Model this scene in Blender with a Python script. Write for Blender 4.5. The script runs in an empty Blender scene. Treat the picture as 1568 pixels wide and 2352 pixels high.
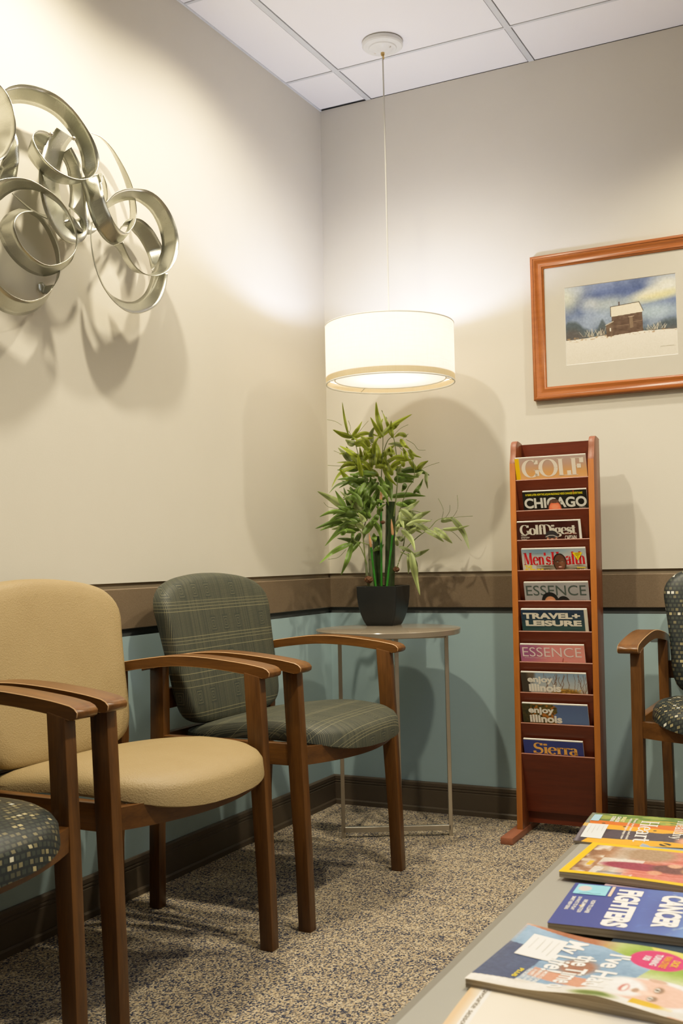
import bpy, bmesh, math, random
import numpy as np
from mathutils import Vector, Matrix
random.seed(7); RNG = np.random.default_rng(11)
scn = bpy.context.scene
COL = scn.collection
PI = math.pi

# ------------------------------------------------------------------ camera
F_PX, CAM, YAW, PITCH, ROLL = 2443.8, Vector((1.7993, -3.4489, .8753)), -.4687, .0448, -.0214
FW = Vector((math.sin(YAW)*math.cos(PITCH), math.cos(YAW)*math.cos(PITCH), math.sin(PITCH)))
_r0 = Vector((math.cos(YAW), -math.sin(YAW), 0)); _u0 = _r0.cross(FW)
RT = _r0*math.cos(ROLL) + _u0*math.sin(ROLL)
UP = -_r0*math.sin(ROLL) + _u0*math.cos(ROLL)
cd = bpy.data.cameras.new('camera'); cam = bpy.data.objects.new('camera', cd); COL.objects.link(cam)
cd.sensor_width = 36; cd.sensor_fit = 'AUTO'; cd.lens = F_PX/2352*36; cd.clip_start = .02
M = Matrix((RT, UP, -FW)).transposed().to_4x4(); M.translation = CAM
cam.matrix_world = M; scn.camera = cam
cd.dof.use_dof = True; cd.dof.focus_distance = 2.75; cd.dof.aperture_fstop = 10.5

def ray(x, y): return FW*F_PX + RT*(x-784) - UP*(y-1176)
def onX(x, y, X): d = ray(x, y); return CAM + d*((X-CAM.x)/d.x)          # a point of a plane, in metres
def onP(x, y, P, off=0.0):
    n = Vector((FW.x, FW.y, 0)).normalized(); d = ray(x, y)
    return CAM + d*(((Vector(P)-CAM).dot(n)+off)/d.dot(n))

# ------------------------------------------------------------------ materials
def s2l(c): return tuple(((v/12.92) if v <= .04045 else ((v+.055)/1.055)**2.4) for v in c)
def rgb(r, g, b): return s2l((r/255, g/255, b/255))
class NT:
    def __init__(s, name):
        s.m = bpy.data.materials.new(name); s.m.use_nodes = True; s.t = s.m.node_tree
        s.b = s.t.nodes['Principled BSDF']; s.out = s.t.nodes['Material Output']
    def n(s, typ, **kw):
        nd = s.t.nodes.new(typ)
        for k, v in kw.items():
            if k == 'ins':
                for kk, vv in v.items():
                    if isinstance(vv, bpy.types.NodeSocket): s.t.links.new(vv, nd.inputs[kk])
                    else: nd.inputs[kk].default_value = vv
            else: setattr(nd, k, v)
        return nd
    def math(s, op, a, b=0.0, c=0.0):
        nd = s.t.nodes.new('ShaderNodeMath'); nd.operation = op
        for i, v in enumerate((a, b, c)):
            if isinstance(v, bpy.types.NodeSocket): s.t.links.new(v, nd.inputs[i])
            else: nd.inputs[i].default_value = v
        return nd.outputs[0]
    def link(s, a, b): s.t.links.new(a, b)
    def mix(s, f, a, b):
        nd = s.t.nodes.new('ShaderNodeMix'); nd.data_type = 'RGBA'
        for i, v in ((0, f), (6, a), (7, b)):
            if isinstance(v, bpy.types.NodeSocket): s.t.links.new(v, nd.inputs[i])
            elif i == 0: nd.inputs[0].default_value = v
            else: nd.inputs[i].default_value = (*v[:3], 1)
        return nd.outputs[2]
    def coord(s, kind='Object', scale=(1, 1, 1)):
        tc = s.n('ShaderNodeTexCoord'); mp = s.n('ShaderNodeMapping'); s.link(tc.outputs[kind], mp.inputs[0])
        mp.inputs['Scale'].default_value = scale; return mp.outputs[0]
    def noise(s, vec, scale, detail=4, rough=.55):
        nd = s.n('ShaderNodeTexNoise'); s.link(vec, nd.inputs['Vector'])
        nd.inputs['Scale'].default_value = scale; nd.inputs['Detail'].default_value = detail; nd.inputs['Roughness'].default_value = rough
        return nd.outputs['Fac']
    def ramp(s, f, stops):
        nd = s.n('ShaderNodeValToRGB'); e = nd.color_ramp.elements
        while len(e) < len(stops): e.new(.5)
        for i, (p, c) in enumerate(stops): e[i].position = p; e[i].color = (*c[:3], 1)
        s.link(f, nd.inputs[0]); return nd.outputs[0]
    def bump(s, h, strength=.3, dist=.002):
        nd = s.n('ShaderNodeBump'); nd.inputs['Strength'].default_value = strength; nd.inputs['Distance'].default_value = dist
        s.link(h, nd.inputs['Height']); s.link(nd.outputs[0], s.b.inputs['Normal'])
    def set(s, color=None, rough=None, metal=None, spec=None, **kw):
        for k, v in (('Base Color', color), ('Roughness', rough), ('Metallic', metal), ('Specular IOR Level', spec)):
            if v is None: continue
            if isinstance(v, bpy.types.NodeSocket): s.link(v, s.b.inputs[k])
            elif k == 'Base Color': s.b.inputs[k].default_value = (*v[:3], 1)
            else: s.b.inputs[k].default_value = v
        for k, v in kw.items(): s.b.inputs[k.replace('_', ' ')].default_value = v
        return s.m
def plain(name, c, rough=.5, metal=0, spec=.4, var=.06, vs=40):
    t = NT(name); f = t.noise(t.coord(), vs, 3)
    col = t.mix(f, tuple(v*(1-var) for v in c), tuple(min(1, v*(1+var)) for v in c))
    return t.set(col, rough, metal, spec)
def wood(name, dark, light, axis, rough=.35, spec=.4):
    t = NT(name); sc = [26, 26, 26]; sc[axis] = 2.2
    f = t.noise(t.coord(scale=tuple(sc)), 1.6, 6, .6); g = t.noise(t.coord(scale=tuple(v*4 for v in sc)), 3, 3, .5)
    f2 = t.math('ADD', t.math('MULTIPLY', f, .75), t.math('MULTIPLY', g, .25))
    t.bump(g, .05, .001)
    return t.set(t.ramp(f2, [(.3, dark), (.7, light)]), rough, 0, spec)
MAT = {}
# chair woods
MAT['wood_z'] = wood('stained wood upright', (.040, .0145, .0032), (.140, .056, .0115), 2)
MAT['wood_x'] = wood('stained wood arm', (.06, .0225, .0052), (.19, .078, .0165), 0, .3)
MAT['wood_y'] = wood('stained wood rail', (.04, .0145, .0034), (.125, .050, .0105), 1)
MAT['wear'] = plain('worn wood edge', (.50, .30, .14), .4)
# rack woods
MAT['rack_panel'] = wood('mahogany board', (.065, .0105, .004), (.125, .022, .0075), 0, .33, .35)
MAT['rack_side'] = wood('mahogany side', (.13, .032, .010), (.20, .055, .017), 2, .3)
MAT['rack_edge'] = wood('rack front edge', (.27, .085, .013), (.43, .15, .025), 2, .35)
MAT['rack_foot'] = wood('rack foot wood', (.19, .065, .032), (.30, .11, .06), 1, .4)
MAT['frame'] = wood('picture frame wood', (.23, .065, .012), (.40, .13, .025), 0, .28, .5)

MAT_DARK = (.30, .27, .235)
def wallpaint(name, c, vs=60):
    t = NT(name); co = t.coord()
    f = t.noise(co, 6, 2); g = t.noise(co, 260, 3)
    t.bump(g, .12, .001)
    return t.set(t.mix(f, tuple(v*.97 for v in c), tuple(v*1.02 for v in c)), .62, 0, .25)
MAT['paint'] = wallpaint('greige wall paint', (.60, .57, .49))
MAT['paint_far'] = wallpaint('taupe far wall paint', MAT_DARK)
MAT['blue'] = wallpaint('blue grey panel paint', (.30, .415, .455))
MAT['groove_top'] = plain('brown reveal', (.24, .19, .125), .6)
MAT['groove'] = plain('dark reveal', (.065, .068, .066), .6)
t = NT('brown speckled band'); co = t.coord()
f = t.noise(co, 340, 3, .7); g = t.noise(co, 14, 3)
MAT['band'] = t.set(t.mix(t.math('MULTIPLY', f, .8), (.10, .07, .042), t.mix(g, (.215, .158, .102), (.27, .20, .135))), .5, 0, .3)
MAT['base'] = plain('dark brown baseboard', (.072, .054, .037), .45, 0, .35)
MAT['tile'] = plain('white ceiling tile', (.88, .87, .89), .85, 0, .1, .015, 300)
MAT['tee'] = plain('grey ceiling tee', (.62, .64, .66), .5)
MAT['gap'] = plain('dark tile gap', (.17, .175, .19), .8)

# carpet
t = NT('patterned loop carpet'); tc = t.n('ShaderNodeTexCoord')
mp = t.n('ShaderNodeMapping'); t.link(tc.outputs['Object'], mp.inputs[0]); mp.inputs['Scale'].default_value = (1.0, .8, 1); mp.inputs['Rotation'].default_value[2] = .15
vo = t.n('ShaderNodeTexVoronoi'); t.link(mp.outputs[0], vo.inputs['Vector']); vo.inputs['Scale'].default_value = 300
wn = t.n('ShaderNodeTexWhiteNoise', noise_dimensions='3D'); t.link(vo.outputs['Position'], wn.inputs[0])
mp2 = t.n('ShaderNodeMapping'); t.link(tc.outputs['Object'], mp2.inputs[0]); mp2.inputs['Scale'].default_value = (3.2, 11, 1); mp2.inputs['Rotation'].default_value[2] = .45
st = t.noise(mp2.outputs[0], 1.3, 5, .65)
big = t.noise(tc.outputs['Object'], 2.6, 2)
mid = t.noise(tc.outputs['Object'], 150, 2, .6)
bias = t.math('ADD', t.math('MULTIPLY_ADD', st, 1.1, -.55), t.math('MULTIPLY_ADD', big, .5, -.25))
bias = t.math('ADD', bias, t.math('MULTIPLY_ADD', mid, .30, -.15))
fac = t.math('ADD', t.math('MULTIPLY_ADD', wn.outputs[0], .95, .02), t.math('MULTIPLY', bias, .55))
col = t.ramp(fac, [(.12, (.036, .04, .066)), (.32, (.115, .112, .125)), (.48, (.265, .21, .145)), (.68, (.42, .335, .215)), (.95, (.54, .46, .33))])
h = t.math('SUBTRACT', 1.0, vo.outputs['Distance'])
t.bump(h, .6, .004)
MAT['carpet'] = t.set(col, .95, 0, .05)

# fabrics
def uvsep(t):
    uv = t.n('ShaderNodeUVMap'); sp = t.n('ShaderNodeSeparateXYZ'); t.link(uv.outputs[0], sp.inputs[0])
    return uv.outputs[0], sp.outputs[0], sp.outputs[1]
t = NT('tan vinyl'); uv, u, v = uvsep(t); co = t.coord()
vo = t.n('ShaderNodeTexVoronoi'); t.link(co, vo.inputs['Vector']); vo.inputs['Scale'].default_value = 330
nz = t.noise(co, 200, 3); t.bump(t.math('ADD', vo.outputs['Distance'], nz), .35, .0012)
MAT['tan'] = t.set(t.mix(t.noise(co, 9, 2), (.285, .208, .098), (.345, .26, .13)), .48, 0, .3)

t = NT('green woven fabric'); uv, u, v = uvsep(t)
m = t.math
def cell(x, s): return m('FLOOR', m('DIVIDE', x, s)), m('FRACT', m('DIVIDE', x, s))
def white(a, b=0.0, c=0.0):
    cb = t.n('ShaderNodeCombineXYZ')
    for i, q in enumerate((a, b, c)):
        if isinstance(q, bpy.types.NodeSocket): t.link(q, cb.inputs[i])
        else: cb.inputs[i].default_value = q
    w = t.n('ShaderNodeTexWhiteNoise', noise_dimensions='3D'); t.link(cb.outputs[0], w.inputs[0]); return w.outputs[0]
ci, cf = cell(u, .0032); di, df = cell(v, .0030)
stripe = m('LESS_THAN', cf, .42)
dash = m('LESS_THAN', df, .6)
strength = m('MULTIPLY_ADD', white(ci, 3.0), .8, .2)
vert = m('MULTIPLY', m('MULTIPLY', stripe, dash), strength)
bi, bf = cell(v, .092); band = m('LESS_THAN', bf, .42)                      # groups of crosswise lines
li, lf = cell(v, .0085); line = m('MULTIPLY', m('LESS_THAN', lf, .20), m('GREATER_THAN', white(li, 9.0), .3))
hline = m('MULTIPLY', line, band)
gi, gf = cell(m('ADD', u, .03), .062); gx = m('ABSOLUTE', m('SUBTRACT', gf, .5)); gv = m('ABSOLUTE', m('SUBTRACT', bf, .71))
dx = m('MULTIPLY', gx, .062); dv = m('MULTIPLY', gv, .092)
ch = m('MAXIMUM', m('MULTIPLY', dx, 1.5), dv)                                # nested squares
ins = m('MULTIPLY', m('LESS_THAN', ch, .021), m('GREATER_THAN', white(gi, bi, 5.0), .45))
ring = m('MULTIPLY', m('LESS_THAN', m('FRACT', m('DIVIDE', ch, .0072)), .2), ins)
ringd = m('MULTIPLY', ring, m('LESS_THAN', m('FRACT', m('DIVIDE', m('ADD', u, v), .0022)), .75))
pat = m('MAXIMUM', m('MAXIMUM', m('MULTIPLY', vert, m('SUBTRACT', 1.0, m('MULTIPLY', ins, .75))), m('MULTIPLY', hline, .85)), m('MULTIPLY', ringd, .8))
nz = t.noise(uv, 900, 2)
MAT['green'] = t.set(t.mix(m('MULTIPLY', pat, .7), t.mix(nz, (.022, .027, .0235), (.034, .040, .034)), (.25, .23, .13)), .55, 0, .3)
t.bump(pat, .2, .0006)

t = NT('dark squares fabric'); uv, u, v = uvsep(t); m = t.math
ri, rf = cell(v, .0125); off = m('MULTIPLY', m('MODULO', ri, 2.0), .5)
us = m('ADD', m('DIVIDE', u, .0125), off)
cu_, cf = m('FLOOR', us), m('FRACT', us)
sq = m('MULTIPLY', m('LESS_THAN', m('ABSOLUTE', m('SUBTRACT', cf, .5)), .33), m('LESS_THAN', m('ABSOLUTE', m('SUBTRACT', rf, .5)), .31))
r1 = white(cu_, ri, 1.0)
colr = t.ramp(r1, [(0, (.022, .029, .025)), (.5, (.034, .042, .035)), (.62, (.07, .066, .04)), (.84, (.17, .15, .08)), (.94, (.38, .33, .17)), (.98, (.60, .60, .52))])
t.t.nodes[-1] if False else None
MAT['squares'] = t.set(t.mix(sq, (.010, .014, .017), colr), .42, 0, .4)
# metals, lamp, table
t = NT('brushed aluminium'); co = t.coord('Object', (60, 900, 60)); nz = t.noise(co, 1.5, 4, .7)
nz2 = t.noise(t.coord(), 7, 3)
uvn = t.n('ShaderNodeUVMap'); wv = t.n('ShaderNodeTexWave'); wv.inputs['Scale'].default_value = 110; wv.inputs['Distortion'].default_value = 1.2; wv.inputs['Detail'].default_value = 2; t.link(uvn.outputs[0], wv.inputs[0]); t.bump(t.math('ADD', t.math('MULTIPLY', nz, .5), wv.outputs['Fac']), .16, .0008)
MAT['alu'] = t.set(t.mix(nz2, (.37, .37, .30), (.64, .64, .57)), t.math('MULTIPLY_ADD', nz, .22, .2), 1.0, .5)
MAT['steel'] = plain('satin nickel', (.56, .52, .45), .38, 1.0)
MAT['brass'] = plain('brass', (.55, .38, .14), .3, 1.0)
MAT['white'] = plain('white enamel', (.74, .74, .70), .35)
MAT['cord'] = plain('clear grey cord', (.50, .49, .44), .35)
t = NT('linen shade'); co = t.coord('Object', (120, 120, 9)); nz = t.noise(co, 2, 4, .7); n2 = t.noise(t.coord('Object', (8, 8, 160)), 2, 3)
f = t.math('ADD', t.math('MULTIPLY', nz, .5), t.math('MULTIPLY', n2, .5))
c1 = t.ramp(f, [(.3, (.82, .70, .42)), (.7, (.90, .81, .56))])
df_ = t.n('ShaderNodeBsdfDiffuse'); tr = t.n('ShaderNodeBsdfTranslucent'); mx = t.n('ShaderNodeMixShader')
t.link(c1, df_.inputs[0]); t.link(t.mix(.55, c1, (1.0, .76, .40)), tr.inputs[0]); mx.inputs[0].default_value = .10
t.link(df_.outputs[0], mx.inputs[1]); t.link(tr.outputs[0], mx.inputs[2]); t.link(mx.outputs[0], t.out.inputs[0]); mx.inputs[0].default_value = .155
MAT['shade'] = t.m
t = NT('frosted diffuser'); tr = t.n('ShaderNodeBsdfTranslucent'); tr.inputs[0].default_value = (.9, .84, .62, 1)
df_ = t.n('ShaderNodeBsdfDiffuse'); df_.inputs[0].default_value = (.85, .8, .65, 1); mx = t.n('ShaderNodeMixShader'); mx.inputs[0].default_value = .17
nz = t.noise(t.coord(), 300, 2); rp = t.ramp(nz, [(.3, (.90, .76, .44)), (.7, (.95, .82, .52))]); t.link(rp, tr.inputs[0])
t.link(df_.outputs[0], mx.inputs[1]); t.link(tr.outputs[0], mx.inputs[2]); t.link(mx.outputs[0], t.out.inputs[0])
MAT['diffuser'] = t.m
MAT['tabletop'] = plain('grey brown laminate top', (.235, .20, .155), .16, 0, .5, .04, 20)
MAT['laminate'] = plain('grey laminate', (.30, .295, .275), .3, 0, .5, .03, 300)
MAT['edgeband'] = plain('grey table edge', (.17, .16, .14), .5, 0, .4, .05, 200)
MAT['pot'] = plain('matt black plastic', (.009, .0105, .0115), .42, 0, .4, .5, 12)
MAT['soil'] = plain('brown moss soil', (.11, .07, .045), .9, 0, .1, .4, 60)
MAT['cane'] = plain('dark green cane', (.028, .05, .016), .25, 0, .5, .5, 20)
MAT['cane_grey'] = plain('grey green cane', (.12, .14, .07), .4, 0, .4, .3, 25)
MAT['stick'] = plain('bright green stick', (.02, .16, .012), .3, 0, .5, .15, 25)
MAT['bract'] = plain('tan bract', (.50, .27, .13), .6, 0, .2, .2, 60)
MAT['bulb'] = plain('brown knot', (.10, .045, .022), .7, 0, .2, .6, 90)
MAT['twig'] = plain('green twig', (.13, .17, .045), .5, 0, .3, .3, 40)
def leafmat(name, a, b):
    t = NT(name); at = t.n('ShaderNodeAttribute', attribute_name='Col'); 
    t.set(at.outputs['Color'], .38, 0, .4)
    tr = t.n('ShaderNodeBsdfTranslucent'); t.link(at.outputs['Color'], tr.inputs[0]); mx = t.n('ShaderNodeMixShader'); mx.inputs[0].default_value = .22
    t.link(t.b.outputs[0], mx.inputs[1]); t.link(tr.outputs[0], mx.inputs[2]); t.link(mx.outputs[0], t.out.inputs[0])
    return t.m
MAT['leaf'] = leafmat('bamboo leaf', 0, 0)
def printed(name, rough, coat=0.0):
    t = NT(name); at = t.n('ShaderNodeAttribute', attribute_name='Col')
    t.set(at.outputs['Color'], rough, 0, .4); t.b.inputs['Coat Weight'].default_value = coat; t.b.inputs['Coat Roughness'].default_value = .15
    return t.m
MAT['print'] = printed('glossy printed paper', .35, .15)
MAT['art'] = printed('watercolour paper', .8)
MAT['mat'] = plain('cream mat board', (.60, .57, .49), .8, 0, .1, .02)
MAT['bevel'] = plain('white mat bevel', (.85, .83, .76), .7)
t = NT('page edges'); sx = t.n('ShaderNodeTexCoord'); mp = t.n('ShaderNodeMapping'); t.link(sx.outputs['Object'], mp.inputs[0]); mp.inputs['Scale'].default_value = (4, 4, 1500)
f = t.noise(mp.outputs[0], 1, 2)
MAT['pages'] = t.set(t.ramp(f, [(.35, (.22, .17, .11)), (.6, (.48, .41, .31))]), .7, 0, .1)
MAT['pages_white'] = t.m if False else plain('white page edges', (.72, .70, .62), .7, 0, .1, .08, 200)
t = NT('picture glass'); gl = t.n('ShaderNodeBsdfGlossy'); gl.inputs['Roughness'].default_value = .03; tp = t.n('ShaderNodeBsdfTransparent'); fr = t.n('ShaderNodeFresnel'); fr.inputs[0].default_value = 1.45
mx = t.n('ShaderNodeMixShader'); mx.inputs[0].default_value = .05; t.link(tp.outputs[0], mx.inputs[1]); t.link(gl.outputs[0], mx.inputs[2]); t.link(mx.outputs[0], t.out.inputs[0])
MAT['glass'] = t.m
INK = {}
def ink(r, g, b):
    k = (r, g, b)
    if k not in INK: INK[k] = plain('ink %d %d %d' % k, rgb(r, g, b), .4, 0, .4, .02)
    return INK[k]

# ------------------------------------------------------------------ mesh helpers
class MB:
    def __init__(s): s.v = []; s.f = []; s.mi = []; s.uv = {}
    def add(s, vs, fs, mi=0):
        o = len(s.v); s.v += [tuple(p) for p in vs]
        for f in fs: s.f.append(tuple(i+o for i in f)); s.mi.append(mi)
        return o
    def box(s, a, b, mi=0):
        x0, y0, z0 = a; x1, y1, z1 = b
        s.add([(x0,y0,z0),(x1,y0,z0),(x1,y1,z0),(x0,y1,z0),(x0,y0,z1),(x1,y0,z1),(x1,y1,z1),(x0,y1,z1)],
              [(3,2,1,0),(4,5,6,7),(0,1,5,4),(1,2,6,5),(2,3,7,6),(3,0,4,7)], mi)
    def loft(s, rings, caps=True, closed=True, mi=0, loop=False):
        n = len(rings[0]); vs = [p for r in rings for p in r]; fs = []
        R_ = len(rings); rr = R_ if loop else R_-1
        for i in range(rr):
            for j in range(n if closed else n-1):
                a = i*n+j; b = i*n+(j+1) % n; c = ((i+1) % R_)*n+(j+1) % n; d = ((i+1) % R_)*n+j
                fs.append((a, b, c, d))
        if caps and closed and not loop: fs.append(tuple(range(n-1, -1, -1))); fs.append(tuple((R_-1)*n+k for k in range(n)))
        return s.add(vs, fs, mi)
    def tube(s, pts, r, n=8, mi=0):
        pts = [Vector(p) for p in pts]; rings = []
        rs = r if isinstance(r, (list, tuple)) else [r]*len(pts)
        for i, p in enumerate(pts):
            d = (pts[min(i+1, len(pts)-1)]-pts[max(i-1, 0)]).normalized()
            a = d.cross(Vector((0, 0, 1)) if abs(d.z) < .95 else Vector((1, 0, 0))).normalized(); b = d.cross(a)
            rings.append([p+(a*math.cos(k*2*PI/n)+b*math.sin(k*2*PI/n))*rs[i] for k in range(n)])
        s.loft(rings, mi=mi)
    def lathe(s, prof, c, n=48, mi=0, caps=False):
        rings = [[(c[0]+r*math.cos(k*2*PI/n), c[1]+r*math.sin(k*2*PI/n), z) for k in range(n)] for r, z in prof]
        s.loft(rings, caps, mi=mi)
    def build(s, name, mats, parent=None, smooth=None, bevel=0, seg=2):
        me = bpy.data.meshes.new(name); me.from_pydata(s.v, [], s.f)
        mats = mats if isinstance(mats, (list, tuple)) else [mats]
        for mt in mats: me.materials.append(mt)
        if len(mats) > 1: me.polygons.foreach_set('material_index', s.mi)
        bm = bmesh.new(); bm.from_mesh(me)
        if bevel:
            bmesh.ops.remove_doubles(bm, verts=bm.verts, dist=1e-6)
            bmesh.ops.recalc_face_normals(bm, faces=bm.faces)
            es = [e for e in bm.edges if len(e.link_faces) == 2 and e.calc_face_angle(0) > .6]
            bmesh.ops.bevel(bm, geom=es, offset=bevel, segments=seg, affect='EDGES', profile=.5, clamp_overlap=True)
        else: bmesh.ops.recalc_face_normals(bm, faces=bm.faces)
        bm.to_mesh(me); bm.free()
        if smooth is not None:
            me.shade_smooth()
            me.set_sharp_from_angle(angle=math.radians(smooth))
        o = bpy.data.objects.new(name, me); COL.objects.link(o)
        if parent: o.parent = parent
        return o
def tag(o, label, cat=None, group=None, kind=None):
    if label: o['label'] = label
    if cat: o['category'] = cat
    if group: o['group'] = group
    if kind: o['kind'] = kind
    return o
def empty(name, loc, rotz=0.0):
    o = bpy.data.objects.new(name, None); COL.objects.link(o); o.location = loc; o.rotation_euler = (0, 0, rotz); o.empty_display_size = .1
    return o
def struct(o): o['kind'] = 'structure'; return o
def copy_tree(o, parent=None):
    c = o.copy(); COL.objects.link(c)
    if parent: c.parent = parent
    for ch in list(o.children): copy_tree(ch, c)
    return c
def catmull(pts, n=8, closed=False):
    P = [Vector(p) for p in pts]; out = []; N = len(P)
    for i in range(N if closed else N-1):
        g = (lambda k: P[k % N]) if closed else (lambda k: P[max(0, min(N-1, k))])
        p0, p1, p2, p3 = g(i-1), g(i), g(i+1), g(i+2)
        for k in range(n):
            t_ = k/n
            out.append(.5*((2*p1)+(p2-p0)*t_+(2*p0-5*p1+4*p2-p3)*t_**2+(3*p1-p0-3*p2+p3)*t_**3))
    if not closed: out.append(P[-1].copy())
    return out
def resample(pts, n, closed=False):
    P = [Vector(p) for p in pts]
    if closed: P = P+[P[0]]
    L = [0]
    for a, b in zip(P, P[1:]): L.append(L[-1]+(b-a).length)
    out = []; j = 0
    for k in range(n):
        s_ = L[-1]*k/(n if closed else n-1)
        while j < len(L)-2 and L[j+1] < s_: j += 1
        d = L[j+1]-L[j]; out.append(P[j].lerp(P[j+1], 0 if d == 0 else (s_-L[j])/d))
    return out
def assign(o, fn):
    for p in o.data.polygons: p.material_index = fn(p.center, p.normal)
# ------------------------------------------------------------------ room
H = 2.544; RX, RY = 3.3, -4.9
Z_UP, Z_B1, Z_B0, Z_BL, Z_BB = .826, .811, .703, .683, .102
mb = MB(); mb.box((-.3, RY-.3, -.12), (RX+.3, .3, 0)); struct(mb.build('floor', MAT['carpet']))
def wall(name, mapf):
    mb = MB()
    def bx(d0, d1, z0, z1, mi): mb.loft([[mapf(-.0 if False else d, s_, z) for d, z in ((d0, z0), (d1, z0), (d1, z1), (d0, z1))] for s_ in (0, 1)], mi=mi)
    bx(-.12, -.009, 0, H+.1, 2)
    bx(-.009, 0, Z_UP, H, 0); bx(-.009, 0, 0, Z_BL, 1)
    bx(-.009, -.0085, Z_B1, Z_UP, 3)
    return struct(mb.build(name, [MAT['paint'], MAT['blue'], MAT['groove'], MAT['groove_top']]))
ML = lambda d, s_, z: (d, .0 if s_ else RY, z)
MBk = lambda d, s_, z: (RX if s_ else 0.0, -d, z)
wall('wall_left', lambda d, s_, z: (d, .12 if s_ else RY, z))
wall('wall_back', lambda d, s_, z: (RX if s_ else -.12, -d, z))
for nm, mf in (('trim_1', lambda d, s_, z: (d, .001-max(d, 0) if s_ else RY, z)), ('trim_2', lambda d, s_, z: (RX if s_ else max(d, 0), -d, z))):
    mb = MB(); mb.loft([[mf(d, s_, z) for d, z in ((-.0085, Z_B0), (.002, Z_B0), (.004, Z_B0+.002), (.004, Z_B1-.0025), (.002, Z_B1), (-.0085, Z_B1))] for s_ in (0, 1)])
    struct(mb.build(nm, MAT['band']))
prof = [(-.001, 0), (.016, 0), (.016, .014), (.013, .0185), (.0105, .0185), (.0105, .073), (.0085, .0745), (.0085, .077), (.0105, .0785), (.0105, .082), (.0085, .0835), (.0085, .086), (.0105, .0875), (.0105, .098), (.007, .102), (-.001, .102)]
for nm, mf in (('baseboard_left', lambda d, s_, z: (d, -max(d, 0) if s_ else RY, z)), ('baseboard_back', lambda d, s_, z: (RX if s_ else max(d, 0), -d, z))):
    mb = MB(); mb.loft([[mf(d, s_, z) for d, z in prof] for s_ in (0, 1)]); struct(mb.build(nm, MAT['base']))
mb = MB(); mb.box((RX, RY, 0), (RX+.1, .1, H)); struct(mb.build('wall_right', MAT['paint_far']))
mb = MB(); mb.box((-.1, RY-.1, 0), (RX+.1, RY, H)); struct(mb.build('wall_front', MAT['paint_far']))
# suspended ceiling: tiles, dark joints and tees
mb = MB(); mb.box((-.1, RY, H+.006), (RX+.1, .1, H+.1), 2)
xs = [.0]+[.1987+.6096*k for k in range(6)]; ys = [0.0]+[-.2596-.6096*k for k in range(9)]
tw, gp = .0095, .0032
for x in xs[1:]: mb.box((x-tw, RY, H), (x+tw, 0, H+.0065), 1)
for y in ys[1:]: mb.box((0, y-tw*.55, H+.0005), (RX, y+tw*.55, H+.0065), 1)
for i in range(len(xs)):
    for j in range(len(ys)):
        x0 = xs[i]+(tw+gp if i else .006); x1 = (xs[i+1]-tw-gp) if i+1 < len(xs) else RX
        y1 = ys[j]-(tw*.55+gp*.7 if j else .001); y0 = (ys[j+1]+tw*.55+gp*.7) if j+1 < len(ys) else RY
        if i == 0 and j == 0: y1 = -.010
        mb.box((x0, y0, H+.002), (x1, y1, H+.0063), 0)
mb.box((0, RY, H-.002), (.006, 0, H+.006), 1)
struct(mb.build('ceiling', [MAT['tile'], MAT['tee'], MAT['gap']]))

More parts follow.
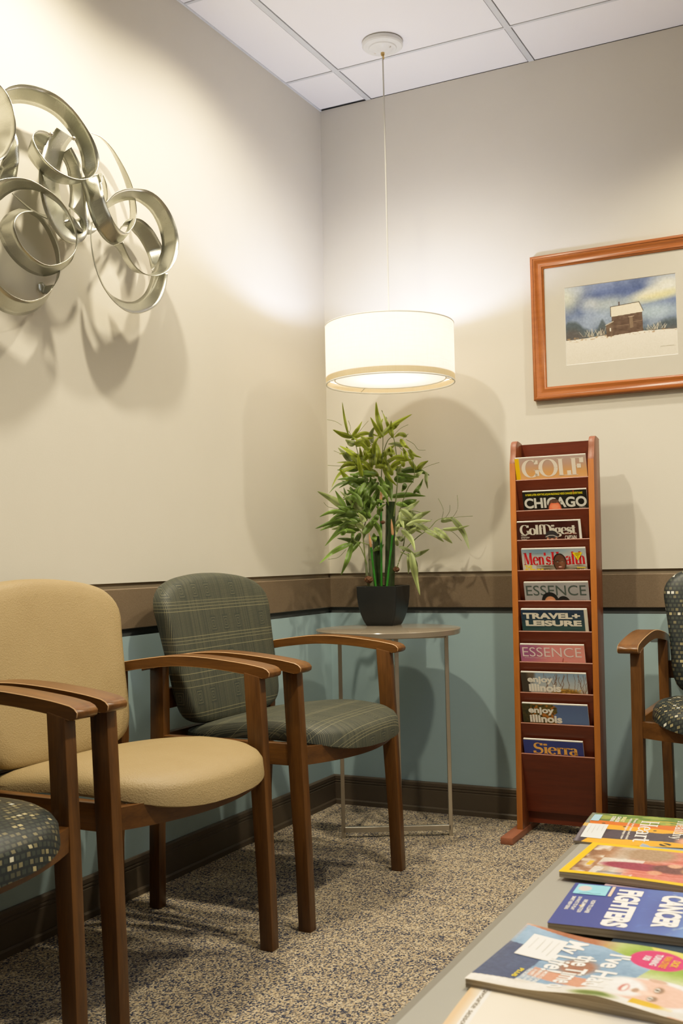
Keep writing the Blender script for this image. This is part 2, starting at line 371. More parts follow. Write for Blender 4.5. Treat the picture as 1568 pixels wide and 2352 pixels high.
# ------------------------------------------------------------------ armchairs
def xmid(z): return .118+(.75-z)*.20
def seat_uv(o, back):
    me = o.data; uvl = me.uv_layers.new(name='UVMap')
    co = np.empty(len(me.vertices)*3, np.float32); me.vertices.foreach_get('co', co); co = co.reshape(-1, 3)
    li = np.empty(len(me.loops), np.int32); me.loops.foreach_get('vertex_index', li)
    P = co[li]
    if back:
        d = np.maximum(0, (.118+(.75-P[:, 2])*.20+.026)-P[:, 0]); U = P[:, 1]+np.sign(P[:, 1])*np.maximum(0, d-.012); V = P[:, 2]
    else:
        U = P[:, 1]; V = P[:, 0]+np.maximum(0, .49-P[:, 2])
    uvl.data.foreach_set('uv', np.stack([U, V], 1).astype(np.float32).ravel())
def make_chair():
    r = empty('armchair', (0, 0, 0))
    # seat cushion
    mb = MB(); NA, rings = 72, []
    def plan(a, s):
        c, q = math.cos(a), math.sin(a); n = 3.85
        x = abs(c)**(2/n)*(1 if c > 0 else -1); y = abs(q)**(2/n)*(1 if q > 0 else -1)
        X = .355+x*.235; hw = .247-.012*(1-x)/2
        if x > 0: X += .044*x*(1-y*y*.85)
        return X, y*hw
    lev = [(0, .436), (.86, .436), (.95, .439), (.985, .447), (1, .459), (.99, .472), (.962, .483), (.91, .4915), (.82, .497), (.65, .5), (.4, .5005), (.15, .5), (.02, .5)]
    cx0 = .36
    for s, z in lev[1:]:
        ring = []
        for k in range(NA):
            X, Y_ = plan(2*PI*k/NA, 1)
            xx = cx0+(X-cx0)*s; zz = z-.016 if z > .45 else z-.004
            zz -= (.010 if z > .47 else .033)*min(1.3, max(0, (xx-.42)/.2)**2)      # waterfall front
            zz -= (.040 if z > .45 else .008)*max(0, (.42-xx)/.30)**1.4
            ring.append((xx, Y_*s, zz))
        rings.append(ring)
    mb.loft(rings)
    o = mb.build('seat', MAT['tan'], r, smooth=50); seat_uv(o, False)
    # back cushion
    half = [(0, .447), (.12, .450), (.183, .459), (.221, .483), (.2365, .53), (.245, .62), (.2545, .70), (.2615, .755), (.250, .790), (.215, .817), (.155, .834), (.078, .8435), (0, .8465)]
    out = [(y, z) for y, z in half]+[(-y, z) for y, z in half[-2:0:-1]]
    out = resample(catmull([(y, z, 0) for y, z in out], 8, True), 96, True)
    cy, cz = 0, .66
    mb = MB(); rings = []
    for s, dx in ((.02, -.024), (.5, -.024), (.85, -.023), (.965, -.0245), (.993, -.0215), (1, -.014), (1, -.001), (.992, .011), (.968, .0195), (.92, .0245), (.8, .028), (.5, .030), (.02, .030)):
        rings.append([(xmid(cz+(p.y-cz)*s)+dx+.12*(p.x*s)**2*(1 if dx > -.05 else 1), p.x*s, cz+(p.y-cz)*s) for p in out])
    mb.loft(rings)
    o = mb.build('backrest', MAT['tan'], r, smooth=50); seat_uv(o, True)
    # legs
    for s in (1, -1):
        y0, y1 = sorted((s*.252, s*.281))
        rf = [(0, .529, .562), (.15, .524, .558), (.30, .5145, .552), (.45, .506, .546), (.614, .497, .538)]
        rb = [(0, .094, .126), (.2, .097, .128), (.45, .104, .146), (.53, .105, .146), (.612, .105, .145)]
        for prof_ in (rf, rb):
            mb = MB(); sl = -.008 if prof_ is rf else .007
            mb.loft([[(a, y0, z-(sl if z > .6 else 0)), (b, y0, z+(sl if z > .6 else 0)*.2), (b, y1, z+(sl if z > .6 else 0)*.2), (a, y1, z-(sl if z > .6 else 0))] for z, a, b in prof_])
            mb.build('leg', [MAT['wood_z'], MAT['wear']], r, smooth=40, bevel=.0022, seg=2)
        # arm
        top = catmull([(.100, .627, 0), (.165, .6405, 0), (.262, .653, 0), (.32, .656, 0), (.376, .6545, 0), (.437, .6495, 0), (.505, .6415, 0), (.548, .634, 0)], 5)
        tip = [(.5585, .6295, 0), (.5655, .622, 0), (.564, .6135, 0), (.556, .609, 0), (.546, .6085, 0)]
        bot = catmull([(.5, .617, 0), (.44, .6245, 0), (.383, .629, 0), (.32, .631, 0), (.262, .628, 0), (.168, .617, 0), (.100, .603, 0)], 5)
        pr = [(p[0], p[1]) for p in top]+[(p[0], p[1]) for p in tip]+[(p[0], p[1]) for p in bot]
        ya, yb = sorted((s*.254, s*.309))
        mb = MB(); mb.loft([[(x, yy, z) for x, z in pr] for yy in (ya, yb)])
        o = mb.build('armrest', [MAT['wood_x'], MAT['wear']], r, smooth=35, bevel=.0013, seg=1)
        assign(o, lambda c, n: 1 if (.5 < abs(n.y) < .9 and c.z > .612) else 0)
        mb = MB(); mb.box((.128, min(s*.254, s*.278), .386), (.52, max(s*.254, s*.278), .438)); mb.build('seat_rail', MAT['wood_x'], r, smooth=40, bevel=.002)
    mb = MB(); rings = []
    for k in range(25):
        y = -.2525+.505*k/24; q = 1-(y/.2525)**2; x = .524+.054*q; zb = .386-.004*q
        rings.append([(x, y, zb), (x+.022, y, zb), (x+.022, y, .428), (x, y, .428)])
    mb.loft(rings); mb.build('front_rail', MAT['wood_y'], r, smooth=40)
    for nm, x0, x1, z0, z1 in (('rear_rail', .105, .127, .386, .438), ('back_rail', .112, .132, .50, .552)):
        mb = MB(); mb.box((x0, -.253, z0), (x1, .253, z1)); mb.build(nm, MAT['wood_y'], r, smooth=40, bevel=.002)
    return r
def upholster(ch, mat):
    for c in ch.children:
        if c.name.split('.')[0] in ('seat', 'backrest'):
            c.material_slots[0].link = 'OBJECT'; c.material_slots[0].material = mat
GRP = 'wooden armchairs of the waiting room'
chB = make_chair(); chB.location = (-.014, -1.617, 0)
tag(chB, 'wooden armchair with plain tan vinyl seat, middle of the left wall row', 'chair', GRP)
chC = copy_tree(chB); chC.location = (.006, -.943, 0); upholster(chC, MAT['green'])
tag(chC, 'wooden armchair in green woven fabric with fine lines, beside the round side table', 'chair', GRP)
chA = copy_tree(chB); chA.location = (-.006, -2.272, 0); upholster(chA, MAT['squares'])
tag(chA, 'wooden armchair with dark squared seat, nearest of the left wall row', 'chair', GRP)
chD = copy_tree(chB); chD.location = (1.468, -.012, 0); chD.rotation_euler = (0, 0, -PI/2); upholster(chD, MAT['squares'])
tag(chD, 'wooden armchair in dark squared fabric against the back wall right of the magazine rack', 'chair', GRP)

# ------------------------------------------------------------------ pendant lamp
LX, LY = .424, -.368
pl = empty('pendant_lamp', (LX, LY, H)); tag(pl, 'white drum pendant lamp hanging on a long cord in the corner', 'lamp')
mb = MB(); mb.lathe([(.0, 0), (.064, 0), (.066, -.004), (.066, -.013), (.062, -.017), (.046, -.019), (.043, -.022), (.036, -.023), (.032, -.026), (.012, -.034), (.0, -.035)], (0, 0), 56)
cn = mb.build('canopy', MAT['white'], pl, smooth=35)
for px, py in ((-.030, .008), (.030, -.008)):
    mb = MB(); mb.lathe([(0, -.0235), (.003, -.0235), (.0035, -.026), (.002, -.028), (0, -.0285)], (px, py), 12); mb.build('screw', MAT['steel'], cn, smooth=40)
mb = MB(); mb.lathe([(0, -.033), (.006, -.033), (.0065, -.041), (.004, -.046), (0, -.047)], (0, 0), 12); mb.tube([(0, 0, -.045), (.003, -.001, -.050), (.003, -.001, -.056), (0, 0, -.060)], .0028, 8)
mb.build('cord_grip', MAT['brass'], cn, smooth=40)
mb = MB(); mb.tube([(0, 0, -.045), (.001, 0, -.4), (0, 0, -.875)], .0026, 8); mb.build('cord', MAT['cord'], pl, smooth=60)
zt, zb, RS = 1.619-H, 1.433-H, .204
mb = MB(); mb.lathe([(RS-.001, zb+.002), (RS, zb), (RS+.0012, zb+.002), (RS+.0012, zt-.002), (RS, zt), (RS-.001, zt-.002)], (0, 0), 96)
o = mb.build('lamp_shade', MAT['shade'], pl, smooth=40)
for z in (zb, zt):
    mb = MB(); mb.tube([(RS*math.cos(a*PI/48), RS*math.sin(a*PI/48), z) for a in range(97)], .0026, 6); mb.build('trim_ring', MAT['white'], o, smooth=60)
mb = MB(); mb.lathe([(.0, zb+.014), (.1, zb+.014), (.1745, zb+.014), (.1765, zb+.0145), (.2025, zb+.022)], (0, 0), 80)
o = mb.build('diffuser', MAT['diffuser'], pl, smooth=60)
mb = MB(); mb.tube([(.1768*math.cos(a*PI/48), .1768*math.sin(a*PI/48), zb+.013) for a in range(97)], .0022, 6); mb.build('diffuser_ring', MAT['white'], o, smooth=60)
for k in range(3):
    mb = MB(); a = 2*PI*k/3+.4; mb.tube([(.176*math.cos(a), .176*math.sin(a), zb+.013), (RS*math.cos(a), RS*math.sin(a), zb+.004)], .0015, 6)
    mb.build('diffuser_clip', MAT['steel'], pl); mb = MB(); mb.tube([(.014*math.cos(a), .014*math.sin(a), zt-.012), (RS*math.cos(a), RS*math.sin(a), zt-.003)], .0016, 6); mb.build('spider_arm', MAT['steel'], pl)
mb = MB(); mb.lathe([(.0, 1.668-H), (.008, 1.667-H), (.013, 1.660-H), (.015, 1.64-H), (.0165, 1.60-H), (.0165, 1.575-H), (0, 1.575-H)], (0, 0), 24); mb.build('socket', MAT['white'], pl, smooth=40)

# ------------------------------------------------------------------ side table
TX, TY, TH = .392, -.361, .655
st_ = empty('side_table', (TX, TY, 0)); tag(st_, 'round grey brown side table on slim metal legs in the corner', 'table')
mb = MB(); mb.lathe([(0, TH-.018), (.2255, TH-.018), (.2275, TH-.0165), (.2295, TH-.002), (.2285, TH-.0004), (.226, TH), (0, TH)], (0, 0), 96)
mb.build('table_top', [MAT['tabletop']], st_, smooth=30)
legs = [(.254-TX, -.43-TY), (.554-TX, -.274-TY), (.482-TX, -.502-TY), (.326-TX, -.202-TY)]
an = math.atan2(legs[1][1]-legs[0][1], legs[1][0]-legs[0][0])
def sqbar(mb, p, q, w, h):
    p, q = Vector(p), Vector(q); d = (q-p).normalized()
    if abs(d.z) > .9: a = Vector((math.cos(an), math.sin(an), 0))*w/2; b = Vector((-math.sin(an), math.cos(an), 0))*h/2
    else: a = Vector((-d.y, d.x, 0))*w/2; b = Vector((0, 0, 1))*h/2
    mb.loft([[p-a-b, p+a-b, p+a+b, p-a+b], [q-a-b, q+a-b, q+a+b, q-a+b]])
for (x, y) in legs:
    mb = MB(); sqbar(mb, (x, y, 0), (x, y, TH-.018), .0125, .0125); mb.build('leg', MAT['steel'], st_, bevel=.0008, seg=1)
for z, nm in ((.026, 'cross_bar'), (TH-.026, 'top_bar')):
    for i, j in ((0, 1), (2, 3)):
        mb = MB(); sqbar(mb, (*legs[i], z+(.0 if i == 0 else .0002)), (*legs[j], z+(.0 if i == 0 else .0002)), .0125, .0165); mb.build(nm, MAT['steel'], st_, bevel=.0008, seg=1)

# ------------------------------------------------------------------ potted bamboo
PX, PY = .312, -.215
pb = empty('potted_bamboo', (0, 0, 0)); pb.location = (PX, PY, TH); tag(pb, 'artificial bamboo plant in a square black pot on the side table', 'plant')
def PP(cx, cy, off=0.0):   # a point of the plant, local to the pot, from the plan of its outline
    p = onP(700+cx/3.92, 900+cy/3.92, (PX, PY, 0), off); return Vector((p.x-PX, p.y-PY, p.z-TH))
mb = MB(); rings = []; rot = math.radians(4)
def sq_ring(h, z, rad):
    out = []
    for k in range(4):
        a0 = k*PI/2
        for q in range(6):
            a = a0+q*PI/10; cx, cy = (h-rad)*(1 if math.cos(a0+PI/4) > 0 else -1), (h-rad)*(1 if math.sin(a0+PI/4) > 0 else -1)
            x, y = cx+rad*math.cos(a), cy+rad*math.sin(a); out.append((x*math.cos(rot)-y*math.sin(rot), x*math.sin(rot)+y*math.cos(rot), z))
    return out
for h, z in ((.0455, .0), (.048, .003), (.0545, .018), (.0612, .040), (.0663, .066), (.0695, .095), (.0705, .13)): rings.append(sq_ring(h, z, .007))
rings += [sq_ring(.0675, .131, .006), sq_ring(.0665, .122, .006), sq_ring(.064, .112, .006)]
mb.loft(rings, caps=True); mb.build('pot', MAT['pot'], pb, smooth=40)
mb = MB(); g = 14; vs = []; fs = []
for i in range(g):
    for j in range(g):
        vs.append(((i/(g-1)-.5)*.126, (j/(g-1)-.5)*.126, .118+RNG.random()*.010))
for i in range(g-1):
    for j in range(g-1): fs.append((i*g+j, (i+1)*g+j, (i+1)*g+j+1, i*g+j+1))
mb.add(vs, fs); o = mb.build('soil', MAT['soil'], pb, smooth=80); o.rotation_euler = (0, 0, rot)
def cane(pts, w, mat, nodes=(), n=14, name='cane', off=0.0):
    P3 = [PP(x, y, off) for x, y in pts]; P3 = catmull(P3, 8); r = w/2/3.92/760
    rad = []
    for p in P3:
        q = r
        for nd in nodes:
            zz = PP(0, nd, 0).z; d = abs(p.z-zz)
            q = max(q, r*(1+.10*math.exp(-(d/.004)**2)))
        rad.append(q)
    mb = MB(); mb.tube(P3, rad, n); return mb.build(name, MAT[mat], pb, smooth=50)
cane([(762, 1790), (765, 1620), (768, 1420), (770, 1210), (772, 990)], 100, 'cane', (1205, 1625), 18, off=.012)
cane([(655, 1790), (650, 1600), (645, 1430), (640, 1300)], 76, 'cane', (1440,), 16, off=.03)
cane([(605, 1790), (592, 1600), (588, 1370)], 42, 'cane_grey', (1500,), 12, off=.0)
cane([(575, 1790), (560, 1650), (548, 1530)], 26, 'cane_grey', (), 10, off=-.02)
mb = MB(); q = PP(772, 990, .012); rr = 50/3.92/760
mb.lathe([(rr*.98, q.z-.001), (rr*.6, q.z+.0005), (0, q.z+.001)], (q.x, q.y), 16); mb.build('cane_cut', plain('pale cut cane', (.45, .34, .12), .7), pb)
for pts, off in (([(640, 1780), (618, 1600), (595, 1400)], -.03), ([(735, 1780), (762, 1530), (790, 1290)], -.035), ([(690, 1780), (687, 1450), (684, 1000)], -.015)):
    sk = cane(pts, 23, 'stick', (), 10, 'stick', off)
    x, y = pts[-1]; dxn, dyn = (-18, -130) if x < 650 else ((-12, -145) if x > 700 else (2, -130))
    a, b = PP(x, y, off), PP(x+dxn, y+dyn, off); mb = MB(); rr = 14/3.92/760
    mb.tube([a-(b-a)*.03, a+(b-a)*.12, a+(b-a)*.55, b], [rr*.6, rr, rr*.9, rr*.15], 8); o = mb.build('bract', MAT['bract'], sk, smooth=50)
for x, y, w, off in ((575, 1690, 40, -.04), (822, 1598, 32, -.03), (700, 1175, 22, -.03)):
    c = PP(x, y, off); bm = bmesh.new(); bmesh.ops.create_icosphere(bm, subdivisions=3, radius=w/3.92/760)
    for vtx in bm.verts: vtx.co *= 1+RNG.normal()*.10; vtx.co.z *= .85
    me = bpy.data.meshes.new('knot'); bm.to_mesh(me); bm.free(); me.materials.append(MAT['bulb']); o = bpy.data.objects.new('knot', me); COL.objects.link(o); o.parent = pb; o.location = c
# twigs and leaves
TW = [[(555,1690),(540,1480),(520,1250),(512,1000),(540,760),(480,560),(440,430),(390,350)], [(690,1500),(685,1200),(682,1000),(690,700),(700,390),(640,230)], [(800,1120),(830,850),(830,650),(800,420),(760,380)],
      [(830,1580),(880,1450),(1000,1320),(1120,1230),(1200,1150),(1330,1130)], [(560,1550),(500,1400),(430,1330),(400,1380)], [(790,1300),(850,1080),(920,880),(980,780),(970,620),(850,500)], [(520,1280),(440,1180),(330,1130),(250,1150)],
      [(690,600),(740,450),(790,400)], [(690,600),(640,520),(580,450)], [(520,1250),(560,1130),(600,1000)], [(860,1440),(930,1470),(970,1470)], [(850,1080),(960,1070),(1060,1090)], [(580,1380),(520,1360),(460,1345)], [(880,1430),(900,1300),(920,1200)]]
mb = MB(); pth = []
for i, pts in enumerate(TW):
    off = [(-.02), .0, -.02, -.06, -.05, .0, -.06, .0, .02, .0, -.07, -.02, -.05, .0][i]
    P3 = catmull([PP(x, y, off) for x, y in pts], 6); mb.tube(P3, [.0021*(1-.55*k/len(P3)) for k in range(len(P3))], 6)
TN = [[(330,300),(270,265),(200,250)],[(400,370),(410,320),(390,260)],[(480,370),(520,320),(570,262)],[(430,620),(350,570),(260,530)],[(380,665),(300,668),(205,660)],[(800,390),(860,330),(930,295)],[(910,430),(980,470),(1020,520),(1085,525)],[(1060,690),(1130,660),(1210,635)],
      [(1230,1150),(1245,1060),(1200,960)],[(1300,1140),(1400,1125),(1510,1118)],[(1330,1130),(1375,1050),(1370,930)],[(1260,1140),(1300,1080),(1305,1020)],[(300,1055),(210,1035),(170,995)],[(370,1420),(300,1490),(210,1508)],[(1000,1210),(1080,1180),(1145,1150)],
      [(640,670),(700,640),(720,600)],[(520,560),(500,600),(540,500)],[(740,260),(730,225),(740,240)],[(700,190),(690,165),(700,180)],[(1250,1225),(1340,1270),(1410,1340)],[(870,1310),(890,1260),(880,1330)],[(360,1215),(260,1225),(160,1215)],[(880,420),(930,380),(900,400)]]
for pts in TN:
    mb.tube(catmull([PP(x, y, RNG.uniform(-.05, .03)) for x, y in pts], 5), .00075, 5)
mb.build('twigs', MAT['twig'], pb, smooth=60)
LV = '''385,360,335,90,26,10;410,402,250,340,52,15;430,390,515,265,36,12;440,430,670,402,42,-75;455,470,622,410,46,-20;470,490,605,488,34,-25;440,470,362,430,60,10;475,640,368,488,62,8;440,690,240,862,40,-80;440,660,310,700,46,-45;500,710,345,640,54,-60;405,800,308,690,48,12;
512,745,478,560,48,8;695,392,588,226,48,10;692,335,640,88,50,25;768,376,698,185,34,-10;790,402,777,258,42,14;706,386,966,200,50,-28;790,330,850,290,40,-6;870,490,748,470,42,-22;905,405,803,412,44,-48;868,432,945,515,42,20;950,522,1050,592,28,30;885,598,750,612,48,-25;970,602,925,520,42,-10;1022,692,1112,620,56,-12;1000,690,915,570,46,14;
915,600,880,500,44,-6;895,720,1122,752,62,-55;1095,735,1105,874,36,14;818,790,980,815,74,-22;985,900,1065,778,34,20;800,945,1090,940,50,-28;785,735,715,580,60,14;890,662,868,530,48,10;715,680,830,850,46,30;740,765,782,985,66,-8;578,672,626,774,50,4;598,664,600,500,44,-6;536,604,602,500,54,10;640,545,712,672,52,24;
705,684,628,684,50,-20;485,865,325,800,48,-14;520,880,345,802,46,-30;368,820,215,916,28,-40;500,1080,313,893,54,-16;430,1085,348,858,46,12;358,1052,112,895,74,-18;520,970,428,878,34,6;508,1085,642,918,76,10;520,1120,655,985,52,18;445,1110,218,1165,66,-50;432,1182,92,1232,56,-62;480,1165,320,1152,54,-32;515,1215,325,1160,64,-20;
372,1200,178,1392,60,-16;430,1232,238,1240,52,-26;535,1165,478,1088,66,6;540,1262,645,1098,66,14;468,1364,288,1320,54,-18;392,1380,130,1548,54,-40;415,1388,324,1652,52,16;492,1362,385,1495,36,-14;615,1450,712,1372,56,14;645,1010,765,932,40,-14;868,1090,892,1230,50,14;878,1072,1002,1205,54,-22;898,1066,1032,978,48,10;968,1172,1132,1072,56,-22;
930,1150,930,1282,42,20;1088,1250,1252,1352,52,-20;1000,1222,1095,1250,48,-18;940,1275,1035,1215,46,-10;1172,1240,1328,1365,68,-10;1235,1165,1352,1160,46,-18;1328,1152,1480,1420,56,-48;1260,1235,1482,1202,36,20;955,1478,1122,1415,46,14;930,1468,930,1640,42,-12;962,1482,1036,1832,66,10;975,1490,1022,1640,30,-10;835,1380,818,1300,36,6;860,1400,1005,1475,34,-16;
600,900,590,755,44,6;645,870,598,775,40,-8;655,980,720,1000,36,-8;560,800,470,742,50,-16;880,1335,820,1308,50,-10;965,785,850,765,50,-24;990,775,1065,712,44,-10;330,1285,385,1225,38,8;430,1330,440,1225,34,-8;615,1340,620,1272,56,10;680,840,735,820,40,-12;560,720,620,640,42,10;650,760,600,690,40,-10;730,700,700,600,40,8;840,760,870,650,46,-10;
760,880,700,830,44,-8;620,1010,560,930,44,-12;470,950,400,1000,40,10;560,1050,600,1130,44,12;830,1010,930,1030,42,-12;700,1060,640,1030,40,8;800,560,770,480,44,8;560,520,530,580,40,-10;470,770,400,740,40,-14;900,830,870,900,44,10;1010,880,1040,920,34,8;690,1400,610,1440,48,-12;650,1110,620,1190,40,10;850,1200,820,1290,34,-10;300,1080,350,1010,40,10;400,1110,330,1075,46,-10;760,520,790,600,46,10;'''
mb = MB(); lc = []
ents = [[float(q) for q in e.split(',')] for e in LV.replace('\n', '').split(';') if e]
for k in range(92):
    a = RNG.uniform(0, 2*PI); rr = RNG.random()**.6; cx_, cy_ = (640+rr*math.cos(a)*250, 660+rr*math.sin(a)*270) if k < 52 else ((480+rr*math.cos(a)*200, 1130+rr*math.sin(a)*170) if k < 78 else (900+rr*math.cos(a)*90, 1150+rr*math.sin(a)*130))
    d_ = math.atan2(cy_-(750 if k < 52 else 1150), cx_-(650 if k < 52 else 620))+RNG.uniform(-.7, .7); l_ = RNG.uniform(130, 225)
    ents.append([cx_, cy_, cx_+math.cos(d_)*l_, cy_+math.sin(d_)*l_*.9+20, RNG.uniform(36, 54), RNG.uniform(-55, 5)])
for bx, by, tx, ty, w, sag in ents:
    bx, by = bx-(tx-bx)*.10, by-(ty-by)*.10
    mx_, my_ = (bx+tx)/2, (by+ty)/2
    right = bx > 820 and by > 1050
    off = RNG.uniform(-.085, .055) if not right else RNG.uniform(-.10, -.02)
    d2 = Vector((tx-bx, ty-by)); nn = Vector((d2.y, -d2.x)).normalized()
    if nn.y > 0: nn = -nn
    up = abs(sag)*.55; sgn = 1 if sag < 0 else -1
    cl = catmull([PP(bx, by, off), PP(bx+d2.x*.3+nn.x*up*sgn*.85, by+d2.y*.3+nn.y*up*sgn*.85, off+RNG.uniform(-.012, .012)), PP(mx_+d2.x*.1+nn.x*up*sgn, my_+d2.y*.1+nn.y*up*sgn, off+RNG.uniform(-.025, .025)), PP(tx, ty, off+RNG.uniform(-.05, .04))], 5)
    n_ = len(cl); W = w*1.1/3.92/760; yaw = RNG.uniform(-.55, .55)
    light = RNG.random(); tipy = min(by, ty)
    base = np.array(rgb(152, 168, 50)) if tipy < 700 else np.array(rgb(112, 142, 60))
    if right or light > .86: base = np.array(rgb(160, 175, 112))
    base = base*RNG.uniform(.55, 1.2)
    vs = []; cols = []
    vd = Vector((FW.x, FW.y, 0)).normalized()
    for k, p in enumerate(cl):
        s = k/(n_-1); tg = (cl[min(k+1, n_-1)]-cl[max(k-1, 0)]).normalized()
        side = tg.cross(vd); side = side.normalized() if side.length > 1e-4 else Vector((0, 0, 1))
        side = (Matrix.Rotation(yaw+(.5*(s-.3)), 3, tg) @ side)
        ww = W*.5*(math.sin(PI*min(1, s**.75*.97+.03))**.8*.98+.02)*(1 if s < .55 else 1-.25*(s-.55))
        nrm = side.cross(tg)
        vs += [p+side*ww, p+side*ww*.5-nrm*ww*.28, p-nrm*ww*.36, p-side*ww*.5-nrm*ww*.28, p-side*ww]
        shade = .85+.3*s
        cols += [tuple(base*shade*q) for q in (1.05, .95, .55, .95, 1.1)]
    fs = [(a*5+b, a*5+b+1, a*5+b+6, a*5+b+5) for a in range(n_-1) for b in range(4)]
    mb.add(vs, fs); lc += cols
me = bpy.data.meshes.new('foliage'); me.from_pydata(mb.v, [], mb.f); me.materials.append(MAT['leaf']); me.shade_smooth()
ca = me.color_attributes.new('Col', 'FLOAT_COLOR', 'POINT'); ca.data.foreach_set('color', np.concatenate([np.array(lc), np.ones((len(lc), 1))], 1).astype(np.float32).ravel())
o = bpy.data.objects.new('foliage', me); COL.objects.link(o); o.parent = pb

# ------------------------------------------------------------------ metal wall sculpture
ws = empty('wall_sculpture', (0, -1.35, 1.70)); tag(ws, 'abstract wall sculpture of curling brushed metal ribbons on the left wall', 'wall art')
def AP(x, y, d): p = onX(x/3.409, 150+y/3.409, d); return Vector((p.x, p.y+1.35, p.z-1.70))
def ribbon(name, e1, e2, d1, d2, n=110, closed=False):
    # e1, e2: the two edges of the strip; d1, d2: their distances from the wall along the strip
    def edge(e, d):
        L = resample(catmull([(x, y, 0) for x, y in e], 8, closed), n, closed)
        out = []
        for k, p in enumerate(L):
            s = k/(n-1)*(len(d)-1); i = min(int(s), len(d)-2); f_ = s-i; f_ = f_*f_*(3-2*f_); out.append(AP(p.x, p.y, d[i]*(1-f_)+d[i+1]*f_))
        return out
    a, b = edge(e1, d1), edge(e2, d2); rows = []
    for p, q in zip(a, b):
        rows.append([p.lerp(q, t_) for t_ in (0, .25, .5, .75, 1)])
    mb = MB(); mb.loft(rows, caps=False, closed=False, loop=closed)
    o = mb.build(name, MAT['alu'], ws, smooth=80)
    me = o.data; uvl = me.uv_layers.new(name='UVMap'); Lc = [0]
    for p, q in zip(rows, rows[1:]): Lc.append(Lc[-1]+(q[2]-p[2]).length)
    uvl.data.foreach_set('uv', np.array([[Lc[l.vertex_index//5], .0125*(l.vertex_index % 5)] for l in me.loops], np.float32).ravel())
    md = o.modifiers.new('thick', 'SOLIDIFY'); md.thickness = .0016; md.offset = 0
    return o
ribbon('ribbon', [(20,205),(60,170),(160,147),(300,170),(440,230),(560,330),(660,460),(735,590),(772,700),(775,770),(750,840),(700,883),(620,893),(540,872),(450,825),(360,750),(300,670),(266,600),(258,560),(272,525),(310,508),(355,515),(400,540)],
       [(20,315),(90,302),(170,298),(260,315),(350,350),(430,400),(505,475),(575,570),(622,670),(640,750),(645,820),(668,880),(655,905),(600,925),(520,932),(430,912),(340,858),(268,780),(225,715),(217,680),(228,640),(262,640),(335,668)],
       [.075, .09, .11, .12, .125, .12, .10], [.03, .04, .055, .07, .075, .07, .05], 150)
ribbon('ribbon', [(445,488),(380,570),(335,660),(310,780),(304,900),(320,1020),(350,1140),(400,1250),(470,1345),(540,1390),(610,1396),(672,1345),(697,1240),(690,1150),(668,1010),(648,900),(630,780),(560,640)],
       [(572,570),(520,640),(487,740),(464,840),(460,950),(478,1050),(505,1115),(535,1165),(575,1205),(615,1200),(640,1170),(600,1130),(540,1110),(545,1060),(546,980),(538,920),(520,800),(470,700)],
       [.06, .075, .085, .085, .08, .06, .05], [.02, .03, .035, .04, .035, .02, .015], 130)
ribbon('ribbon', [(636,880),(655,980),(680,1080),(712,1190),(760,1290),(820,1368),(878,1405),(925,1393),(965,1368)],
       [(770,850),(796,930),(818,1040),(850,1130),(890,1220),(935,1283),(975,1310),(1000,1312),(1020,1300)], [.06, .08, .09, .10], [.09, .12, .13, .12], 80)
ribbon('ribbon', [(796,930),(797,880),(803,858),(815,880),(832,930),(841,990),(840,1040),(828,1078)], [(770,850),(785,845),(800,852),(806,880),(800,940),(808,1000),(815,1040),(822,1070)], [.12, .10, .07], [.09, .07, .05], 40)
ribbon('ribbon', [(828,1075),(900,1000),(980,968),(1060,965),(1150,975),(1240,1030),(1320,1130),(1375,1250),(1400,1380),(1388,1490),(1345,1578),(1282,1630),(1205,1650),(1120,1625),(1040,1550),(988,1455),(962,1385)],
       [(845,1118),(905,1083),(980,1058),(1050,1056),(1110,1085),(1180,1150),(1230,1240),(1260,1340),(1268,1420),(1248,1500),(1215,1575),(1180,1635),(1110,1632),(1040,1608),(980,1540),(928,1450),(888,1412)],
       [.08, .09, .11, .125, .13, .125, .12], [.05, .055, .06, .07, .075, .075, .075], 140)
ribbon('ribbon', [(948,1262),(985,1215),(1060,1198),(1120,1215),(1190,1280),(1240,1360),(1272,1430),(1268,1500),(1235,1560),(1185,1605)], [(930,1300),(965,1262),(1010,1270),(1040,1305),(1085,1355),(1130,1430),(1160,1500),(1175,1560),(1182,1590),(1183,1606)], [.06, .05, .05, .07], [.05, .02, .02, .045], 80)
ribbon('ribbon', [(715,532),(790,560),(870,640),(950,760),(1010,880),(1045,980),(1065,1090),(1068,1180),(1050,1250),(1012,1300),(980,1314)], [(720,534),(785,566),(855,648),(915,760),(965,880),(996,980),(1012,1080),(1018,1170),(1004,1250),(985,1300),(960,1318)], [.04, .05, .06, .06, .08], [.035, .03, .03, .03, .06], 90)
ribbon('ribbon', [(720,1215),(709,1300),(715,1420),(740,1560),(790,1700),(850,1800),(915,1872),(990,1925),(1080,1943),(1170,1915),(1242,1860),(1292,1760),(1314,1630)], [(730,1220),(714,1310),(722,1430),(752,1570),(802,1706),(862,1790),(940,1838),(1000,1853),(1060,1845),(1120,1800),(1160,1730),(1184,1650),(1190,1610)],
       [.08, .085, .09, .09, .09, .08], [.075, .075, .07, .045, .04, .035], 120)
ribbon('ribbon', [(-40,120),(0,150),(60,230),(100,330),(120,430),(122,500),(110,580),(70,670),(30,722),(-20,760)], [(-130,250),(-110,270),(-70,320),(-45,380),(-35,440),(-35,500),(-45,560),(-70,620),(-95,660),(-130,690)], [.10, .12, .13, .12, .11], [.03, .03, .03, .03, .03], 60)
ribbon('ribbon', [(110,500),(135,570),(147,650),(149,730),(142,800),(130,885)], [(40,690),(20,740),(0,790),(-10,830),(-15,860),(-20,900)], [.06, .075, .075, .06], [.05, .04, .03, .03], 40)
